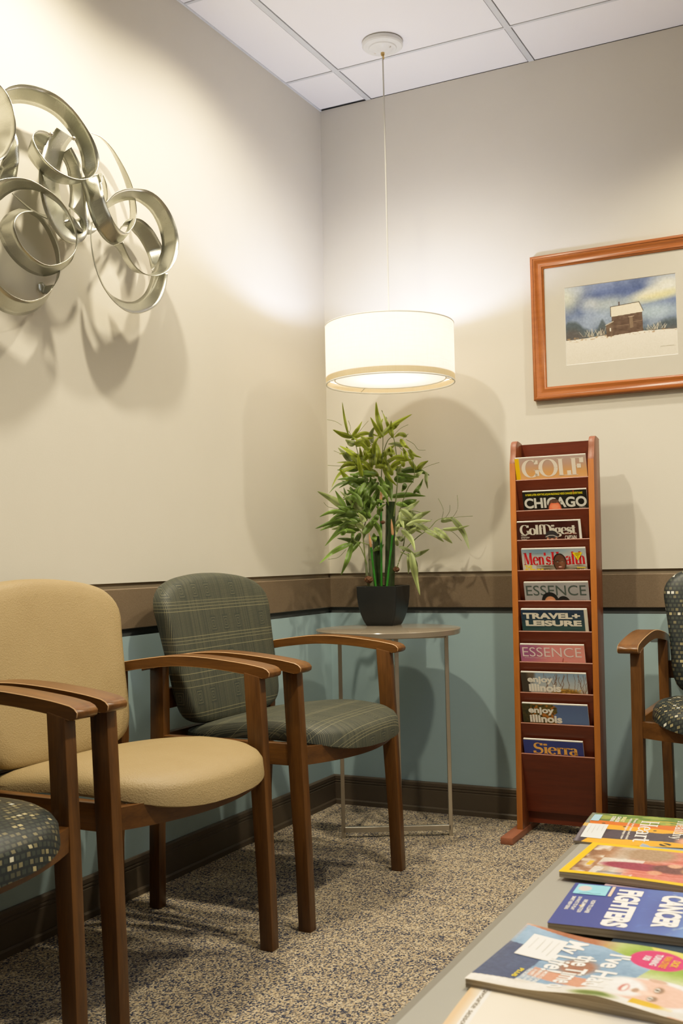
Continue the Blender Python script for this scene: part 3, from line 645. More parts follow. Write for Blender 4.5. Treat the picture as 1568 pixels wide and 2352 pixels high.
ribbon('ribbon', [(-40,920),(0,898),(60,884),(150,880),(240,900),(330,948),(420,1010),(500,1092),(560,1190),(597,1290),(606,1380),(585,1460),(530,1520),(460,1555),(380,1566),(300,1535),(220,1470),(160,1390),(120,1290),(118,1220),(150,1172),(200,1147),(262,1145)],
       [(-40,1090),(0,1058),(60,1010),(130,976),(220,972),(300,985),(380,1030),(460,1090),(530,1180),(580,1280),(598,1370),(590,1450),(560,1530),(500,1590),(420,1635),(330,1650),(230,1620),(130,1548),(50,1450),(-5,1340),(-10,1260),(50,1170),(150,1122)],
       [.10, .12, .13, .12, .12, .13, .13, .12], [.06, .07, .10, .115, .08, .07, .07, .08], 160)
ribbon('ribbon', [(95,1005),(180,1085),(250,1143),(330,1185),(400,1213),(480,1227),(545,1218),(557,1190)], [(92,1000),(186,1078),(262,1136),(350,1172),(430,1182),(490,1168),(530,1140),(552,1120)], [.07, .06, .06, .06], [.065, .055, .03, .03], 60)
ribbon('ribbon', [(262,1145),(330,1190),(400,1290),(450,1400),(468,1500),(466,1640),(430,1720),(370,1790),(300,1830),(210,1845),(110,1810),(40,1760),(-20,1700)], [(205,1145),(290,1195),(360,1290),(410,1400),(437,1500),(446,1640),(410,1750),(345,1860),(260,1930),(150,1958),(60,1943),(0,1917),(-50,1880)],
       [.08, .08, .085, .09, .10, .10], [.05, .045, .04, .045, .05, .05], 110)
ribbon('ribbon', [(540,1215),(600,1280),(650,1312),(700,1325),(740,1305),(765,1280)], [(560,1180),(605,1215),(640,1185),(668,1140),(690,1180),(700,1230)], [.07, .07, .07], [.06, .05, .04], 40)
ribbon('bracket', [(292,1740),(300,1705),(330,1700),(360,1725),(395,1722),(428,1718)], [(292,1745),(310,1775),(340,1795),(350,1790),(370,1792),(385,1785)], [.005, .012, .05], [.005, .012, .05], 24)
for x, y in ((400, 540), (576, 572)):
    c = AP(x, y, .125); mb = MB(); rr = .005
    mb.loft([[(c.x+rr*math.cos(b), c.y+rr*math.sin(b)*math.cos(a), c.z+rr*math.sin(b)*math.sin(a)) for a in [k*2*PI/10 for k in range(10)]] for b in (.05, .6, 1.2, 1.8, 2.4, 3.09)]); mb.build('rivet', MAT['steel'], ws, smooth=80)
# ------------------------------------------------------------------ painted surfaces: colours laid on the vertices of a fine grid
class Cv:
    def __init__(s, w, h, c):
        s.w, s.h = w, h; s.a = np.zeros((h, w, 3)); s.a[:] = np.array(c)/255; s.al = np.ones((h, w))
        s.U, s.V = np.meshgrid((np.arange(w)+.5)/w, (np.arange(h)+.5)/h)
    def put(s, m, c):
        c = np.array(c, float)/255 if not isinstance(c, np.ndarray) else c
        s.a = s.a*(1-m[..., None])+c*m[..., None]; return s
    def grad(s, stops, axis=1):
        t = s.V if axis else s.U; ps = [p for p, _ in stops]
        s.a = np.stack([np.interp(t, ps, [c[i]/255 for _, c in stops]) for i in range(3)], -1); return s
    def ell(s, cx, cy, rx, ry, c, soft=.08, rot=0, op=1.0):
        du, dv = s.U-cx, (s.V-cy)*s.h/s.w; ry_ = ry*s.h/s.w; cr, sr = math.cos(rot), math.sin(rot)
        d = np.sqrt(((du*cr+dv*sr)/rx)**2+((-du*sr+dv*cr)/ry_)**2)
        return s.put(np.clip((1+soft/2-d)/max(soft, 1e-3), 0, 1)*op, c)
    def rect(s, u0, v0, u1, v1, c, op=1.0): return s.put(((s.U >= u0) & (s.U < u1) & (s.V >= v0) & (s.V < v1))*op, c)
    def poly(s, pts, c, op=1.0):
        ins = np.zeros(s.U.shape, bool); n = len(pts)
        for i in range(n):
            (x0, y0), (x1, y1) = pts[i], pts[(i+1) % n]
            if y0 == y1: continue
            ins ^= ((s.V < y0) != (s.V < y1)) & (s.U < (x1-x0)*(s.V-y0)/(y1-y0)+x0)
        return s.put(ins*op, c)
    def line(s, pts, wd, c, op=1.0):
        m = np.zeros(s.U.shape); k = s.h/s.w
        for (x0, y0), (x1, y1) in zip(pts, pts[1:]):
            dx, dy = x1-x0, (y1-y0)*k; L = dx*dx+dy*dy+1e-12
            t = np.clip(((s.U-x0)*dx+(s.V-y0)*k*dy)/L, 0, 1)
            d = np.hypot(s.U-x0-t*dx, (s.V-y0)*k-t*dy); m = np.maximum(m, np.clip(1.5-d/(wd/2), 0, 1))
        return s.put(m*op, c)
    def fld(s, nx, ny, seed=0):
        r = np.random.default_rng(seed).random((ny+2, nx+2)); x = s.U*nx; y = s.V*ny
        i = x.astype(int); j = y.astype(int); fx = x-i; fy = y-j; fx = fx*fx*(3-2*fx); fy = fy*fy*(3-2*fy)
        return (r[j, i]*(1-fx)+r[j, i+1]*fx)*(1-fy)+(r[j+1, i]*(1-fx)+r[j+1, i+1]*fx)*fy
    def noise(s, nx, ny, amp, seed=0, m=1.0): s.a = np.clip(s.a+((s.fld(nx, ny, seed)-.5)*2*amp*m)[..., None], 0, 1); return s
    def blotch(s, nx, ny, thr, c, seed=0, region=1.0, op=1.0): return s.put(np.clip((s.fld(nx, ny, seed)-thr)/.12, 0, 1)*region*op, c)
    def box(s, u0, v0, u1, v1): return ((s.U >= u0) & (s.U < u1) & (s.V >= v0) & (s.V < v1))*1.0
    def face(s, cx, cy, rx, ry, skin, hair, beard=None, rot=0.0, smile=(200, 120, 110)):
        sk = np.array(skin, float)
        s.ell(cx, cy-ry*.18, rx*1.1, ry*1.04, hair, .06, rot); s.ell(cx, cy+ry*.06, rx*.93, ry*.98, skin, .12, rot)
        if beard: s.ell(cx, cy+ry*.62, rx*.8, ry*.5, beard, .3, rot)
        for q in (-1, 1):
            s.ell(cx+q*rx*.38, cy-ry*.12, rx*.24, ry*.10, tuple(sk*.55), .6); s.ell(cx+q*rx*.38, cy-ry*.08, rx*.13, ry*.055, (245, 240, 232), .3); s.ell(cx+q*rx*.38, cy-ry*.08, rx*.06, ry*.05, (35, 25, 20), .3)
            s.ell(cx+q*rx*.98, cy+ry*.02, rx*.12, ry*.2, tuple(sk*.85), .3)
        s.ell(cx+rx*.05, cy+ry*.14, rx*.16, ry*.26, tuple(np.minimum(255, sk*1.12)), .7); s.ell(cx, cy+ry*.3, rx*.2, ry*.07, tuple(sk*.7), .6)
        s.ell(cx, cy+ry*.54, rx*.36, ry*.10, smile, .4); s.ell(cx, cy+ry*.52, rx*.27, ry*.045, (245, 240, 230), .4)
        return s
    def mesh(s, name, w, h, mat, parent, z=0.0, x0=0, y0=0, bend=None):
        W_, H_ = s.w, s.h
        X = x0+np.linspace(0, w, W_); Y_ = y0-np.linspace(0, h, H_); XX, YY = np.meshgrid(X, Y_)
        ZZ = np.full(XX.shape, z) + (bend(XX, YY) if bend else 0)
        co = np.stack([XX, YY, ZZ], -1).reshape(-1, 3)
        idx = np.arange(W_*H_).reshape(H_, W_)
        q = np.stack([idx[1:, :-1], idx[1:, 1:], idx[:-1, 1:], idx[:-1, :-1]], -1).reshape(-1, 4)
        al = s.al[1:, 1:].reshape(-1) > .5; q = q[al]
        me = bpy.data.meshes.new(name); me.from_pydata(co.tolist(), [], q.tolist()); me.materials.append(mat); me.shade_smooth()
        c = np.clip(s.a, 0, 1); lin = np.where(c <= .04045, c/12.92, ((c+.055)/1.055)**2.4).reshape(-1, 3)
        ca = me.color_attributes.new('Col', 'FLOAT_COLOR', 'POINT'); ca.data.foreach_set('color', np.concatenate([lin, np.ones((len(lin), 1))], 1).astype(np.float32).ravel())
        o = bpy.data.objects.new(name, me); COL.objects.link(o)
        if parent: o.parent = parent
        return o
# ------------------------------------------------------------------ lettering
_TX = {}
def sans(txt, bold=0.0):
    if (txt, bold) not in _TX:
        cu = bpy.data.curves.new('t', 'FONT'); cu.body = txt; cu.size = 1; cu.offset = bold; cu.resolution_u = 4
        ob = bpy.data.objects.new('t', cu); COL.objects.link(ob); bpy.context.view_layer.update()
        me = bpy.data.meshes.new_from_object(ob.evaluated_get(bpy.context.evaluated_depsgraph_get()))
        v = np.array([p.co[:2] for p in me.vertices]); f = [tuple(p.vertices) for p in me.polygons]
        bpy.data.objects.remove(ob); bpy.data.curves.remove(cu); bpy.data.meshes.remove(me)
        v = (v-v.min(0))/(v.max(0)-v.min(0)); _TX[(txt, bold)] = (v, f)
    return _TX[(txt, bold)]
def arc(cx, cy, rx, ry, a0, a1, n=22): return [(cx+rx*math.cos(math.radians(a0+(a1-a0)*k/n)), cy+ry*math.sin(math.radians(a0+(a1-a0)*k/n))) for k in range(n+1)]
GL = {
 'G': (.88, [arc(.43, .5, .38, .5, 48, 320), [(.74, .05), (.74, .42)], [(.72, .74), (.72, .97)]], [(.74, .42, .34)]),
 'O': (.90, [arc(.45, .5, .40, .5, 0, 360)], []),
 'L': (.66, [[(.2, 0), (.2, 1)], [(.05, .02), (.62, .02)], [(.60, .0), (.60, .28)]], [(.2, 1, .34), (.2, 0, .3)]),
 'F': (.66, [[(.2, 0), (.2, 1)], [(.05, .98), (.62, .98)], [(.60, 1), (.60, .70)], [(.2, .52), (.46, .52)], [(.46, .40), (.46, .64)]], [(.2, 0, .36)]),
 'S': (.66, ['S', arc(.32, .74, .22, .24, 25, 250)+arc(.33, .26, .24, .25, 75, -150), [(.54, .78), (.54, .98)], [(.07, .02), (.07, .24)]], []),
 'D': (.86, [[(.18, 0), (.18, 1)], [(.05, .98), (.4, .98)], arc(.38, .5, .40, .48, 90, -90), [(.05, .02), (.4, .02)]], []),
 'H': (.86, [[(.18, 0), (.18, 1)], [(.66, 0), (.66, 1)], [(.18, .52), (.66, .52)]], [(.18, 0, .34), (.18, 1, .34), (.66, 0, .34), (.66, 1, .34)]),
 'M': (1.02, [[(.14, 0), (.18, 1)], [(.24, 1), (.48, .05)], ['t', (.50, .05), (.76, 1)], [(.83, 0), (.80, 1)]], [(.14, 0, .26), (.84, 0, .34), (.18, 1, .28), (.82, 1, .28)]),
 'o': (.58, [arc(.29, .32, .24, .32, 0, 360)], []), 'l': (.32, [[(.16, 0), (.16, 1)]], [(.16, 0, .28), (.12, .98, .18)]),
 'f': (.38, [[(.17, 0), (.17, .8)], arc(.34, .80, .17, .19, 180, 35), [(.02, .62), (.36, .62)]], [(.17, 0, .28)]),
 'i': (.32, [[(.16, 0), (.16, .64)], arc(.16, .86, .05, .055, 0, 360, 12)], [(.16, 0, .28), (.12, .62, .18)]),
 'g': (.58, [arc(.27, .41, .19, .22, 0, 360), arc(.28, -.10, .22, .15, 0, 360), [(.44, .58), (.56, .63)], [(.15, .22), (.12, .12), (.3, .05)]], []),
 'e': (.56, [[(.06, .35), (.5, .35)], arc(.29, .32, .23, .32, 6, 318)], []),
 's': (.46, ['S', arc(.22, .475, .15, .155, 25, 250)+arc(.23, .165, .17, .16, 75, -150), [(.37, .5), (.37, .64)], [(.05, .0), (.05, .15)]], []),
 't': (.38, [[(.17, .84), (.17, .12)], arc(.28, .13, .11, .12, 180, 330), [(.02, .62), (.36, .62)]], []),
 'n': (.66, [[(.16, 0), (.16, .64)], arc(.33, .42, .17, .21, 170, 0), [(.50, .42), (.50, 0)]], [(.16, 0, .28), (.50, 0, .28), (.10, .62, .16)]),
 'h': (.66, [[(.16, 0), (.16, 1)], arc(.33, .42, .17, .21, 170, 0), [(.50, .42), (.50, 0)]], [(.16, 0, .28), (.50, 0, .28), (.10, .98, .16)]),
 'a': (.56, [[(.40, .45), (.40, .02)], arc(.25, .46, .15, .17, 0, 160), arc(.22, .17, .17, .17, 0, 360), [(.40, .03), (.53, .06)]], []),
 'r': (.44, [[(.16, 0), (.16, .64)], arc(.33, .44, .16, .18, 170, 40)], [(.16, 0, .28), (.10, .62, .16)]),
 'y': (.56, [[(.08, .62), (.29, .02)], ['t', (.50, .62), (.20, -.26)], ['t', (.20, -.26), (.06, -.24)]], [(.08, .62, .24), (.48, .62, .2)]),
 "'": (.2, [[(.1, .76), (.1, 1)]], []), 'I': (.4, [[(.2, 0), (.2, 1)]], [(.2, 0, .36), (.2, 1, .36)]), 'm': (.98, [[(.16, 0), (.16, .64)], arc(.32, .42, .16, .21, 170, 0), [(.48, .42), (.48, 0)], arc(.64, .42, .16, .21, 170, 0), [(.80, .42), (.80, 0)]], [(.16, 0, .28), (.48, 0, .26), (.80, 0, .28)]), ' ': (.3, [], []),
}
def serif(txt, T=.17, th=.035):
    V_, Fc, x = [], [], 0
    for ch in txt:
        adv, strokes, bars = GL[ch]; spec = None
        for st in strokes:
            if st == 'S': spec = 'S'; continue
            thin = st[0] == 't'; pts = st[1:] if thin else st
            curved = len(pts) > 8; big = spec == 'S' and curved; n = len(pts); o = len(V_)
            for k, (px, py) in enumerate(pts):
                a = pts[max(k-1, 0)]; b = pts[min(k+1, n-1)]; dx, dy = b[0]-a[0], b[1]-a[1]; L = math.hypot(dx, dy) or 1
                w = th+(T-th)*(abs(dy)/L)**1.4
                if big: w = th+(T*1.05-th)*max(0, math.sin(PI*k/(n-1)))**2
                if thin: w = th*1.3
                if ch == 'M' and k < 2 and pts[0][0] < .15: w = th*1.3
                V_.append((x+px-dy/L*w/2, py+dx/L*w/2)); V_.append((x+px+dy/L*w/2, py-dx/L*w/2))
            Fc += [(o+2*k, o+2*k+1, o+2*k+3, o+2*k+2) for k in range(n-1)]
        for bx_, by, w in bars:
            o = len(V_); h = th*.95; y0 = by-h if by > .3 else by
            V_ += [(x+bx_-w/2, y0), (x+bx_+w/2, y0), (x+bx_+w/2, y0+h), (x+bx_-w/2, y0+h)]; Fc.append((o, o+1, o+2, o+3))
        x += adv
    v = np.array(V_); return (v-v.min(0))/(v.max(0)-v.min(0)), Fc
class Letter:
    """letters of one ink on a cover: boxes are (left, top, right, bottom) in metres from the top left corner"""
    def __init__(s, z=.0004, bend=None): s.d = {}; s.z = z; s.bend = bend
    def add(s, glyphs, box, c, z=0, rot=0.0):
        v, f = glyphs; x0, t, x1, b = box
        P_ = np.stack([x0+v[:, 0]*(x1-x0), -b+v[:, 1]*(b-t)], 1)
        if rot:
            c0 = np.array([(x0+x1)/2, -(t+b)/2]); cr, sr = math.cos(rot), math.sin(rot); Q = P_-c0; P_ = np.stack([Q[:, 0]*cr-Q[:, 1]*sr, Q[:, 0]*sr+Q[:, 1]*cr], 1)+c0
        mb = MB(); s.d.setdefault(c, []).append(mb); mb.add([(px, py, s.z+z+(float(s.bend(np.array(px), np.array(py))) if s.bend else 0)) for px, py in P_], f)
    def build(s, parent, name='lettering'):
        for c, mb in [(c, q) for c, l in s.d.items() for q in l]:
            me = bpy.data.meshes.new(name); me.from_pydata(mb.v, [], mb.f); me.materials.append(ink(*c)); o = bpy.data.objects.new(name, me); COL.objects.link(o); o.parent = parent
def magazine(label, w, h, t, cv, group, bend=None, pages=MAT['pages'], xpad=.0008, ypad=.0, cat='magazine', gap=True):
    r = empty('magazine', (0, 0, 0)); tag(r, label, cat, group)
    cv.mesh('cover', w, h, MAT['print'], r, 0, bend=bend)
    nx, ny = (30, 36) if bend else (2, 2); vs = []; fs = []
    X = np.linspace(xpad, w-xpad, nx); Y_ = np.linspace(ypad, -h+xpad, ny)
    for zz in (-.0003, -t):
        for y in Y_:
            for x in X: vs.append((x, y, zz+((float(bend(np.array(x), np.array(y)))*(1.0 if zz > -.001 else .25)) if bend else 0)))
    I = lambda l, j, i: l*nx*ny+j*nx+i
    for j in range(ny-1):
        for i in range(nx-1):
            fs.append((I(0, j, i), I(0, j+1, i), I(0, j+1, i+1), I(0, j, i+1))); fs.append((I(1, j, i), I(1, j, i+1), I(1, j+1, i+1), I(1, j+1, i)))
    for i in range(nx-1): fs.append((I(0, 0, i), I(0, 0, i+1), I(1, 0, i+1), I(1, 0, i))); fs.append((I(0, ny-1, i+1), I(0, ny-1, i), I(1, ny-1, i), I(1, ny-1, i+1)))
    for j in range(ny-1): fs.append((I(0, j+1, 0), I(0, j, 0), I(1, j, 0), I(1, j+1, 0))); fs.append((I(0, j, nx-1), I(0, j+1, nx-1), I(1, j+1, nx-1), I(1, j, nx-1)))
    mb = MB(); mb.add(vs, fs); mb.build('pages', pages, r)
    return r
# ------------------------------------------------------------------ framed watercolour
fr = empty('framed_picture', (1.076, 0, 1.630)); tag(fr, 'brown wooden framed watercolour of a snowy cabin on the back wall', 'picture')
prof = [(0, 0), (0, .020), (.004, .0235), (.009, .0235), (.0105, .021), (.013, .021), (.016, .019), (.019, .016), (.024, .0145), (.031, .0155), (.0345, .018), (.037, .018), (.0385, .0155), (.041, .0145), (.0435, .012), (.0435, 0)]
hw, hh = .288, .2415
mb = MB(); rings = []
for sx_, sz_ in ((-1, -1), (1, -1), (1, 1), (-1, 1)):
    rings.append([(sx_*(hw-a), -d, sz_*(hh-a)) for a, d in prof])
mb.loft(rings, caps=False, loop=True); mb.build('frame', MAT['frame'], fr, smooth=50)
mb = MB(); W2, H2, aw, ah, cxo, czo = hw-.042, hh-.042, .178, .129, .0, -.0035
rg = [[(-W2, -.0095, -H2), (W2, -.0095, -H2), (W2, -.0095, H2), (-W2, -.0095, H2)], [(cxo-aw, -.0095, czo-ah), (cxo+aw, -.0095, czo-ah), (cxo+aw, -.0095, czo+ah), (cxo-aw, -.0095, czo+ah)],
      [(cxo-aw+.0015, -.0078, czo-ah+.0015), (cxo+aw-.0015, -.0078, czo-ah+.0015), (cxo+aw-.0015, -.0078, czo+ah-.0015), (cxo-aw+.0015, -.0078, czo+ah-.0015)]]
mb.loft(rg[:2], caps=False, mi=0); mb.loft(rg[1:], caps=False, mi=1); mb.build('mat_board', [MAT['mat'], MAT['bevel']], fr)
cv = Cv(340, 246, (0, 0, 0)); U, V = cv.U, cv.V
cv.grad([(0, (112, 128, 170)), (.12, (84, 102, 152)), (.3, (88, 106, 150)), (.45, (130, 146, 176)), (.62, (120, 136, 158)), (1, (120, 130, 150))])
cv.noise(6, 5, .10, 3).noise(14, 10, .05, 4)
cv.ell(.02, .10, .10, .16, (232, 230, 190), 1.6, op=.9).ell(.10, .05, .12, .1, (190, 200, 214), 1.6, op=.7)
cv.ell(.82, .20, .24, .075, (236, 232, 205), 1.1, rot=-.22).ell(.93, .12, .14, .12, (224, 224, 212), 1.3).ell(.86, .25, .2, .05, (226, 218, 150), 1.2, rot=-.15, op=.7)
cv.ell(.40, .28, .16, .09, (176, 186, 190), 1.2, op=.85).ell(.23, .25, .08, .08, (196, 202, 205), 1.2, op=.8).ell(.62, .40, .3, .1, (170, 188, 205), 1.4, op=.6).ell(.80, .44, .18, .07, (176, 196, 208), 1.2, op=.6)
cv.ell(.22, .45, .05, .16, (150, 166, 196), 1.2, op=.8)
hgt = .62-.20*np.exp(-((U-.06)/.13)**2)-.05*np.exp(-((U-.33)/.06)**2)*1.2-.12*np.exp(-((U-.345)/.035)**2)-.09*np.exp(-((U-.95)/.16)**2)-.02+.03*cv.fld(40, 1, 9)
cv.put(np.clip((V-hgt)/.05, 0, 1)*(.92), (70, 82, 90)); cv.put(np.clip((V-hgt-.08)/.06, 0, 1)*.55, (84, 84, 84)); cv.put(np.clip((V-hgt-.12)/.05, 0, 1)*.5*((U < .36) | (U > .7)), (92, 80, 78))
cv.noise(70, 50, .035, 12)
snow = .665+.012*np.sin(U*7+1)+.008*cv.fld(30, 1, 21)-.005*U
sm = np.clip((V-snow)/.008, 0, 1); cv.put(sm, (232, 226, 210)); cv.a = np.where((sm > .5)[..., None], cv.a*(1-.06*np.clip((V-.7)/.3, 0, 1))[..., None], cv.a)
cv.blotch(60, 90, .66, (170, 140, 100), 31, cv.box(.0, .655, .45, .72), .8).blotch(70, 80, .7, (150, 120, 85), 32, cv.box(.45, .66, 1, .70), .7)
cv.poly([(.425, .43), (.70, .42), (.705, .665), (.43, .685)], (98, 76, 62)); cv.poly([(.372, .545), (.44, .51), (.44, .69), (.378, .69)], (104, 84, 68))
for k in range(11): cv.line([(.432, .445+k*.022), (.70, .435+k*.022)], .004, (70, 54, 44), .6)
cv.noise(50, 40, .05, 44, cv.box(.37, .42, .71, .69))
cv.poly([(.585, .47), (.615, .468), (.618, .61), (.588, .615)], (128, 108, 88)).line([(.578, .47), (.625, .466)], .006, (190, 170, 150)).rect(.405, .585, .418, .625, (225, 220, 205)).line([(.622, .54), (.70, .53)], .005, (140, 118, 98), .7).line([(.47, .57), (.58, .565)], .005, (140, 118, 98), .7)
cv.poly([(.418, .318), (.675, .295), (.71, .40), (.70, .425), (.43, .445), (.418, .43)], (236, 228, 202)); cv.line([(.418, .318), (.675, .295)], .006, (70, 60, 50)).line([(.675, .295), (.71, .41)], .006, (70, 60, 50)).line([(.418, .318), (.42, .44)], .006, (80, 68, 56)).line([(.37, .545), (.44, .505)], .008, (190, 182, 165)).rect(.492, .265, .503, .318, (84, 62, 56))
rg_ = np.random.default_rng(5)
for k in range(60):
    x = rg_.uniform(.16, .36) if k < 34 else rg_.uniform(.74, .92); y = .66; l = rg_.uniform(.03, .10); a = rg_.uniform(-.9, .9)
    cv.line([(x, y), (x+math.sin(a)*l*.6, y-math.cos(a)*l)], .0035, (206, 196, 176), .75)
cv.noise(160, 120, .02, 55)
o = cv.mesh('watercolour', aw*2-.003, ah*2-.003, MAT['art'], fr, 0, 0, 0); o.rotation_euler = (PI/2, 0, 0); o.location = (cxo-aw+.0015, -.0079, czo+ah-.0015)
L = Letter(.0003); L.add(sans('JOHN KENNON'), (.300, .2245, .343, .2285), (150, 145, 132)); L.build(o, 'signature')
mb = MB(); mb.box((-W2-.001, -.0122, -H2-.001), (W2+.001, -.0112, H2+.001)); mb.build('glass', MAT['glass'], fr)

# ------------------------------------------------------------------ magazine rack
RKX, YF, TAN = .8865, -.203, .27
LIP = [1.115, 1.018, .925, .830, .735, .640, .544, .449, .354, .259]
rk = empty('magazine_rack', (RKX, -.17, 0)); tag(rk, 'tall narrow mahogany magazine rack with ten pockets standing against the back wall', 'rack')
def shx(x, z): return x-RKX+.0078*(z-.7)
YO = .17
side = [(YF, .02), (YF, 1.168)]+[(YF+.0022*k+.004*math.sin(k*.5), 1.168+.0105*k) for k in range(1, 6)]+[(YF+.016, 1.229), (YF+.023, 1.238), (YF+.034, 1.2415), (YF+.05, 1.240), (-.127, 1.236), (-.127, .02)]
for x0, x1 in ((.7525, .7715), (1.0015, 1.0205)):
    mb = MB(); mb.loft([[(shx(x, z), y+YO, z) for y, z in side] for x in (x0, x1)])
    o = mb.build('side_panel', [MAT['rack_side'], MAT['rack_edge'], MAT['rack_foot']], rk, smooth=40, bevel=.0015, seg=2)
    assign(o, lambda c, n: (2 if c.z > 1.165 else 1) if (n.y < -.45 or (n.z > .4 and c.z > 1.1)) else 0)
mb = MB(); a, b = .7715, 1.0015
mb.loft([[(shx(x, z), y+YO, z) for y, z in ((-.134, .03), (-.1275, .03), (-.1275, 1.232), (-.134, 1.232))] for x in (a, b)]); mb.build('back_panel', MAT['rack_panel'], rk)
for k, z in enumerate(LIP):
    D = .168 if k < 9 else .19; tn = TAN; y0 = YF+.0015
    mb = MB(); mb.loft([[(shx(x, zz), y+YO, zz) for y, zz in ((y0+tn*D, z-D), (y0+.005+tn*D, z-D), (y0+.005, z), (y0+.0012, z), (y0, z-.0022))] for x in (a, b)])
    o = mb.build('pocket', [MAT['rack_panel'], MAT['rack_foot']], rk); assign(o, lambda c, n: 1 if n.z > .3 else 0)
for xc in (.7485, 1.0165):
    mb = MB(); mb.loft([[(x-RKX, y+YO, z) for y, z in ((-.313, 0), (-.313, .021), (-.03, .021), (-.03, 0))] for x in (xc-.0195, xc+.0195)]); mb.build('foot', MAT['rack_foot'], rk, smooth=40, bevel=.002)
WP = MAT['pages_white']
def rackmag(k, label, x0, w, zt, cv, fn, h=.255, t=.006):
    r = magazine(label, w, h, t, cv, 'magazines in the wall rack', None, WP, .001, .0028)
    r.rotation_euler = (PI/2+math.atan(TAN), 0, 0)
    y = YF+.0085-TAN*(zt-LIP[k]); r.location = (x0, y, zt)
    L = Letter(); fn(L); L.build(r)
    return r
def patch(r, cv, x0, y0, w, h, z=.0009, name='cover_figure'): return cv.mesh(name, w, h, MAT['print'], r, z, x0, -y0)
def mask_ell(cv, cx, cy, rx, ry): cv.al = np.maximum(cv.al, (((cv.U-cx)/rx)**2+((cv.V-cy)/ry)**2 < 1)*1.0)
# 1
cv = Cv(90, 150, (0, 0, 0)).grad([(0, (172, 152, 148)), (.10, (186, 150, 128)), (.2, (214, 160, 92)), (.3, (222, 176, 120)), (1, (120, 110, 70))]).rect(0, 0, .068, 1, (232, 190, 10))
rackmag(0, 'sunset coloured magazine with big cream capitals, in the top rack pocket', .776, .2255, 1.181, cv, lambda L: L.add(serif('GOLF', .20, .028), (.020, .006, .217, .062), (226, 214, 196)))
# 2
cv = Cv(100, 140, (14, 16, 15)).noise(20, 20, .03, 2).line([(.36, 0), (.36, .06)], .008, (90, 90, 90)).line([(.66, 0), (.66, .05)], .008, (120, 110, 100)).line([(.79, 0), (.80, .06)], .01, (180, 60, 30))
r = rackmag(1, 'black magazine with bold pale CHICAGO title, second rack pocket from the top', .797, .203, 1.075, cv, lambda L: (L.add(sans('10 YEARS LATER: HOW THE LAQUAN McDONALD VIDEO CHANGED EVERYTHING', .012), (.010, .0065, .190, .0145), (226, 214, 30)), L.add(sans('CHICAGO', .035), (.004, .0205, .201, .0535), (198, 198, 190)), L.add(sans('DECEMBER 2025'), (.176, .0545, .196, .057), (170, 170, 165))))
cv = Cv(60, 60, (60, 40, 34)); cv.al[:] = 0; mask_ell(cv, .5, .55, .49, .54); cv.ell(.5, .58, .43, .45, (232, 112, 72), .2).ell(.5, .10, .46, .13, (70, 48, 40), .3).noise(30, 10, .05, 3).ell(.5, .42, .3, .14, (244, 150, 104), .8)
for k in range(9): cv.line([(.15+k*.09, .06), (.3+k*.05, .20)], .02, (150, 110, 90), .6)
patch(r, cv, .078, .0255, .045, .06)
# 3
cv = Cv(100, 140, (52, 16, 14)).noise(16, 3, .03, 5); cv.rect(.965, 0, 1, 1, (230, 228, 220))
r = rackmag(2, 'dark maroon golf magazine with a capped head on the cover, third rack pocket', .776, .2025, .980, cv, lambda L: (L.add(serif('GolfDigest', .24, .045), (.008, .0085, .188, .049), (206, 202, 190)), L.add(sans('THE BEST', .02), (.010, .040, .030, .0445), (205, 200, 190)), L.add(sans('LITTLE GOLF', .02), (.010, .047, .037, .0515), (205, 200, 190)), L.add(sans('TOWNS', .02), (.010, .054, .028, .058), (205, 200, 190)), L.add(sans('RYDER CUP 2025'), (.150, .036, .186, .0425), (170, 50, 30)), L.add(sans('CAPTAIN', .02), (.150, .046, .186, .060), (220, 216, 205))))
cv = Cv(70, 60, (40, 34, 34)); cv.al[:] = 0; mask_ell(cv, .5, .5, .48, .50); cv.al *= 1; cv.ell(.5, .8, .40, .5, (196, 140, 112), .15).ell(.5, .3, .47, .34, (46, 44, 48), .1).line([(.05, .52), (.3, .40), (.6, .40), (.95, .56)], .05, (190, 186, 180)).ell(.33, .72, .09, .05, (40, 26, 22), .5).ell(.68, .72, .09, .05, (40, 26, 22), .5).line([(.22, .64), (.42, .64)], .03, (60, 38, 30)).line([(.58, .64), (.78, .64)], .03, (60, 38, 30))
patch(r, cv, .088, .029, .042, .038)
# 4
cv = Cv(110, 150, (0, 0, 0)).grad([(0, (150, 166, 176)), (.10, (176, 178, 176)), (.22, (196, 192, 184)), (1, (130, 120, 100))]).ell(.3, .02, .3, .05, (112, 140, 160), 1.2).blotch(30, 60, .4, (66, 58, 40), 6, cv.box(.2, .2, 1, .34) if False else 1.0, 0) 
cv.put(cv.box(.22, .205, 1, .30)*np.clip(cv.fld(8, 60, 9)*1.3, 0, 1), (84, 74, 54))
r = rackmag(3, 'magazine with tall red title and yellow triangle, fourth rack pocket', .789, .203, .8945, cv, lambda L: (L.add(serif("Men's", .21, .05), (.005, .010, .092, .051), (190, 18, 26)), L.add(serif('Health', .21, .05), (.094, .0095, .199, .051), (196, 20, 28)), L.add(sans('THE', .04), (.007, .051, .030, .0615), (236, 214, 20)), L.add(sans('FUTURE', .04), (.007, .0630, .066, .077), (236, 214, 20)), L.add(sans('OF', .04), (.071, .066, .083, .076), (236, 214, 20)), L.add(sans('STOP TRAINING WRONG', .0), (.036, .0125, .068, .0145), (120, 120, 120)), L.add(sans('Exclusive', .02), (.172, .0575, .198, .063), (236, 214, 20)), L.add(sans('Is 4+5', .03), (.166, .0655, .198, .074), (235, 232, 225))))
cv = Cv(90, 110, (40, 28, 22)); cv.al[:] = 0; mask_ell(cv, .5, .42, .40, .42); mask_ell(cv, .5, .9, .30, .5)
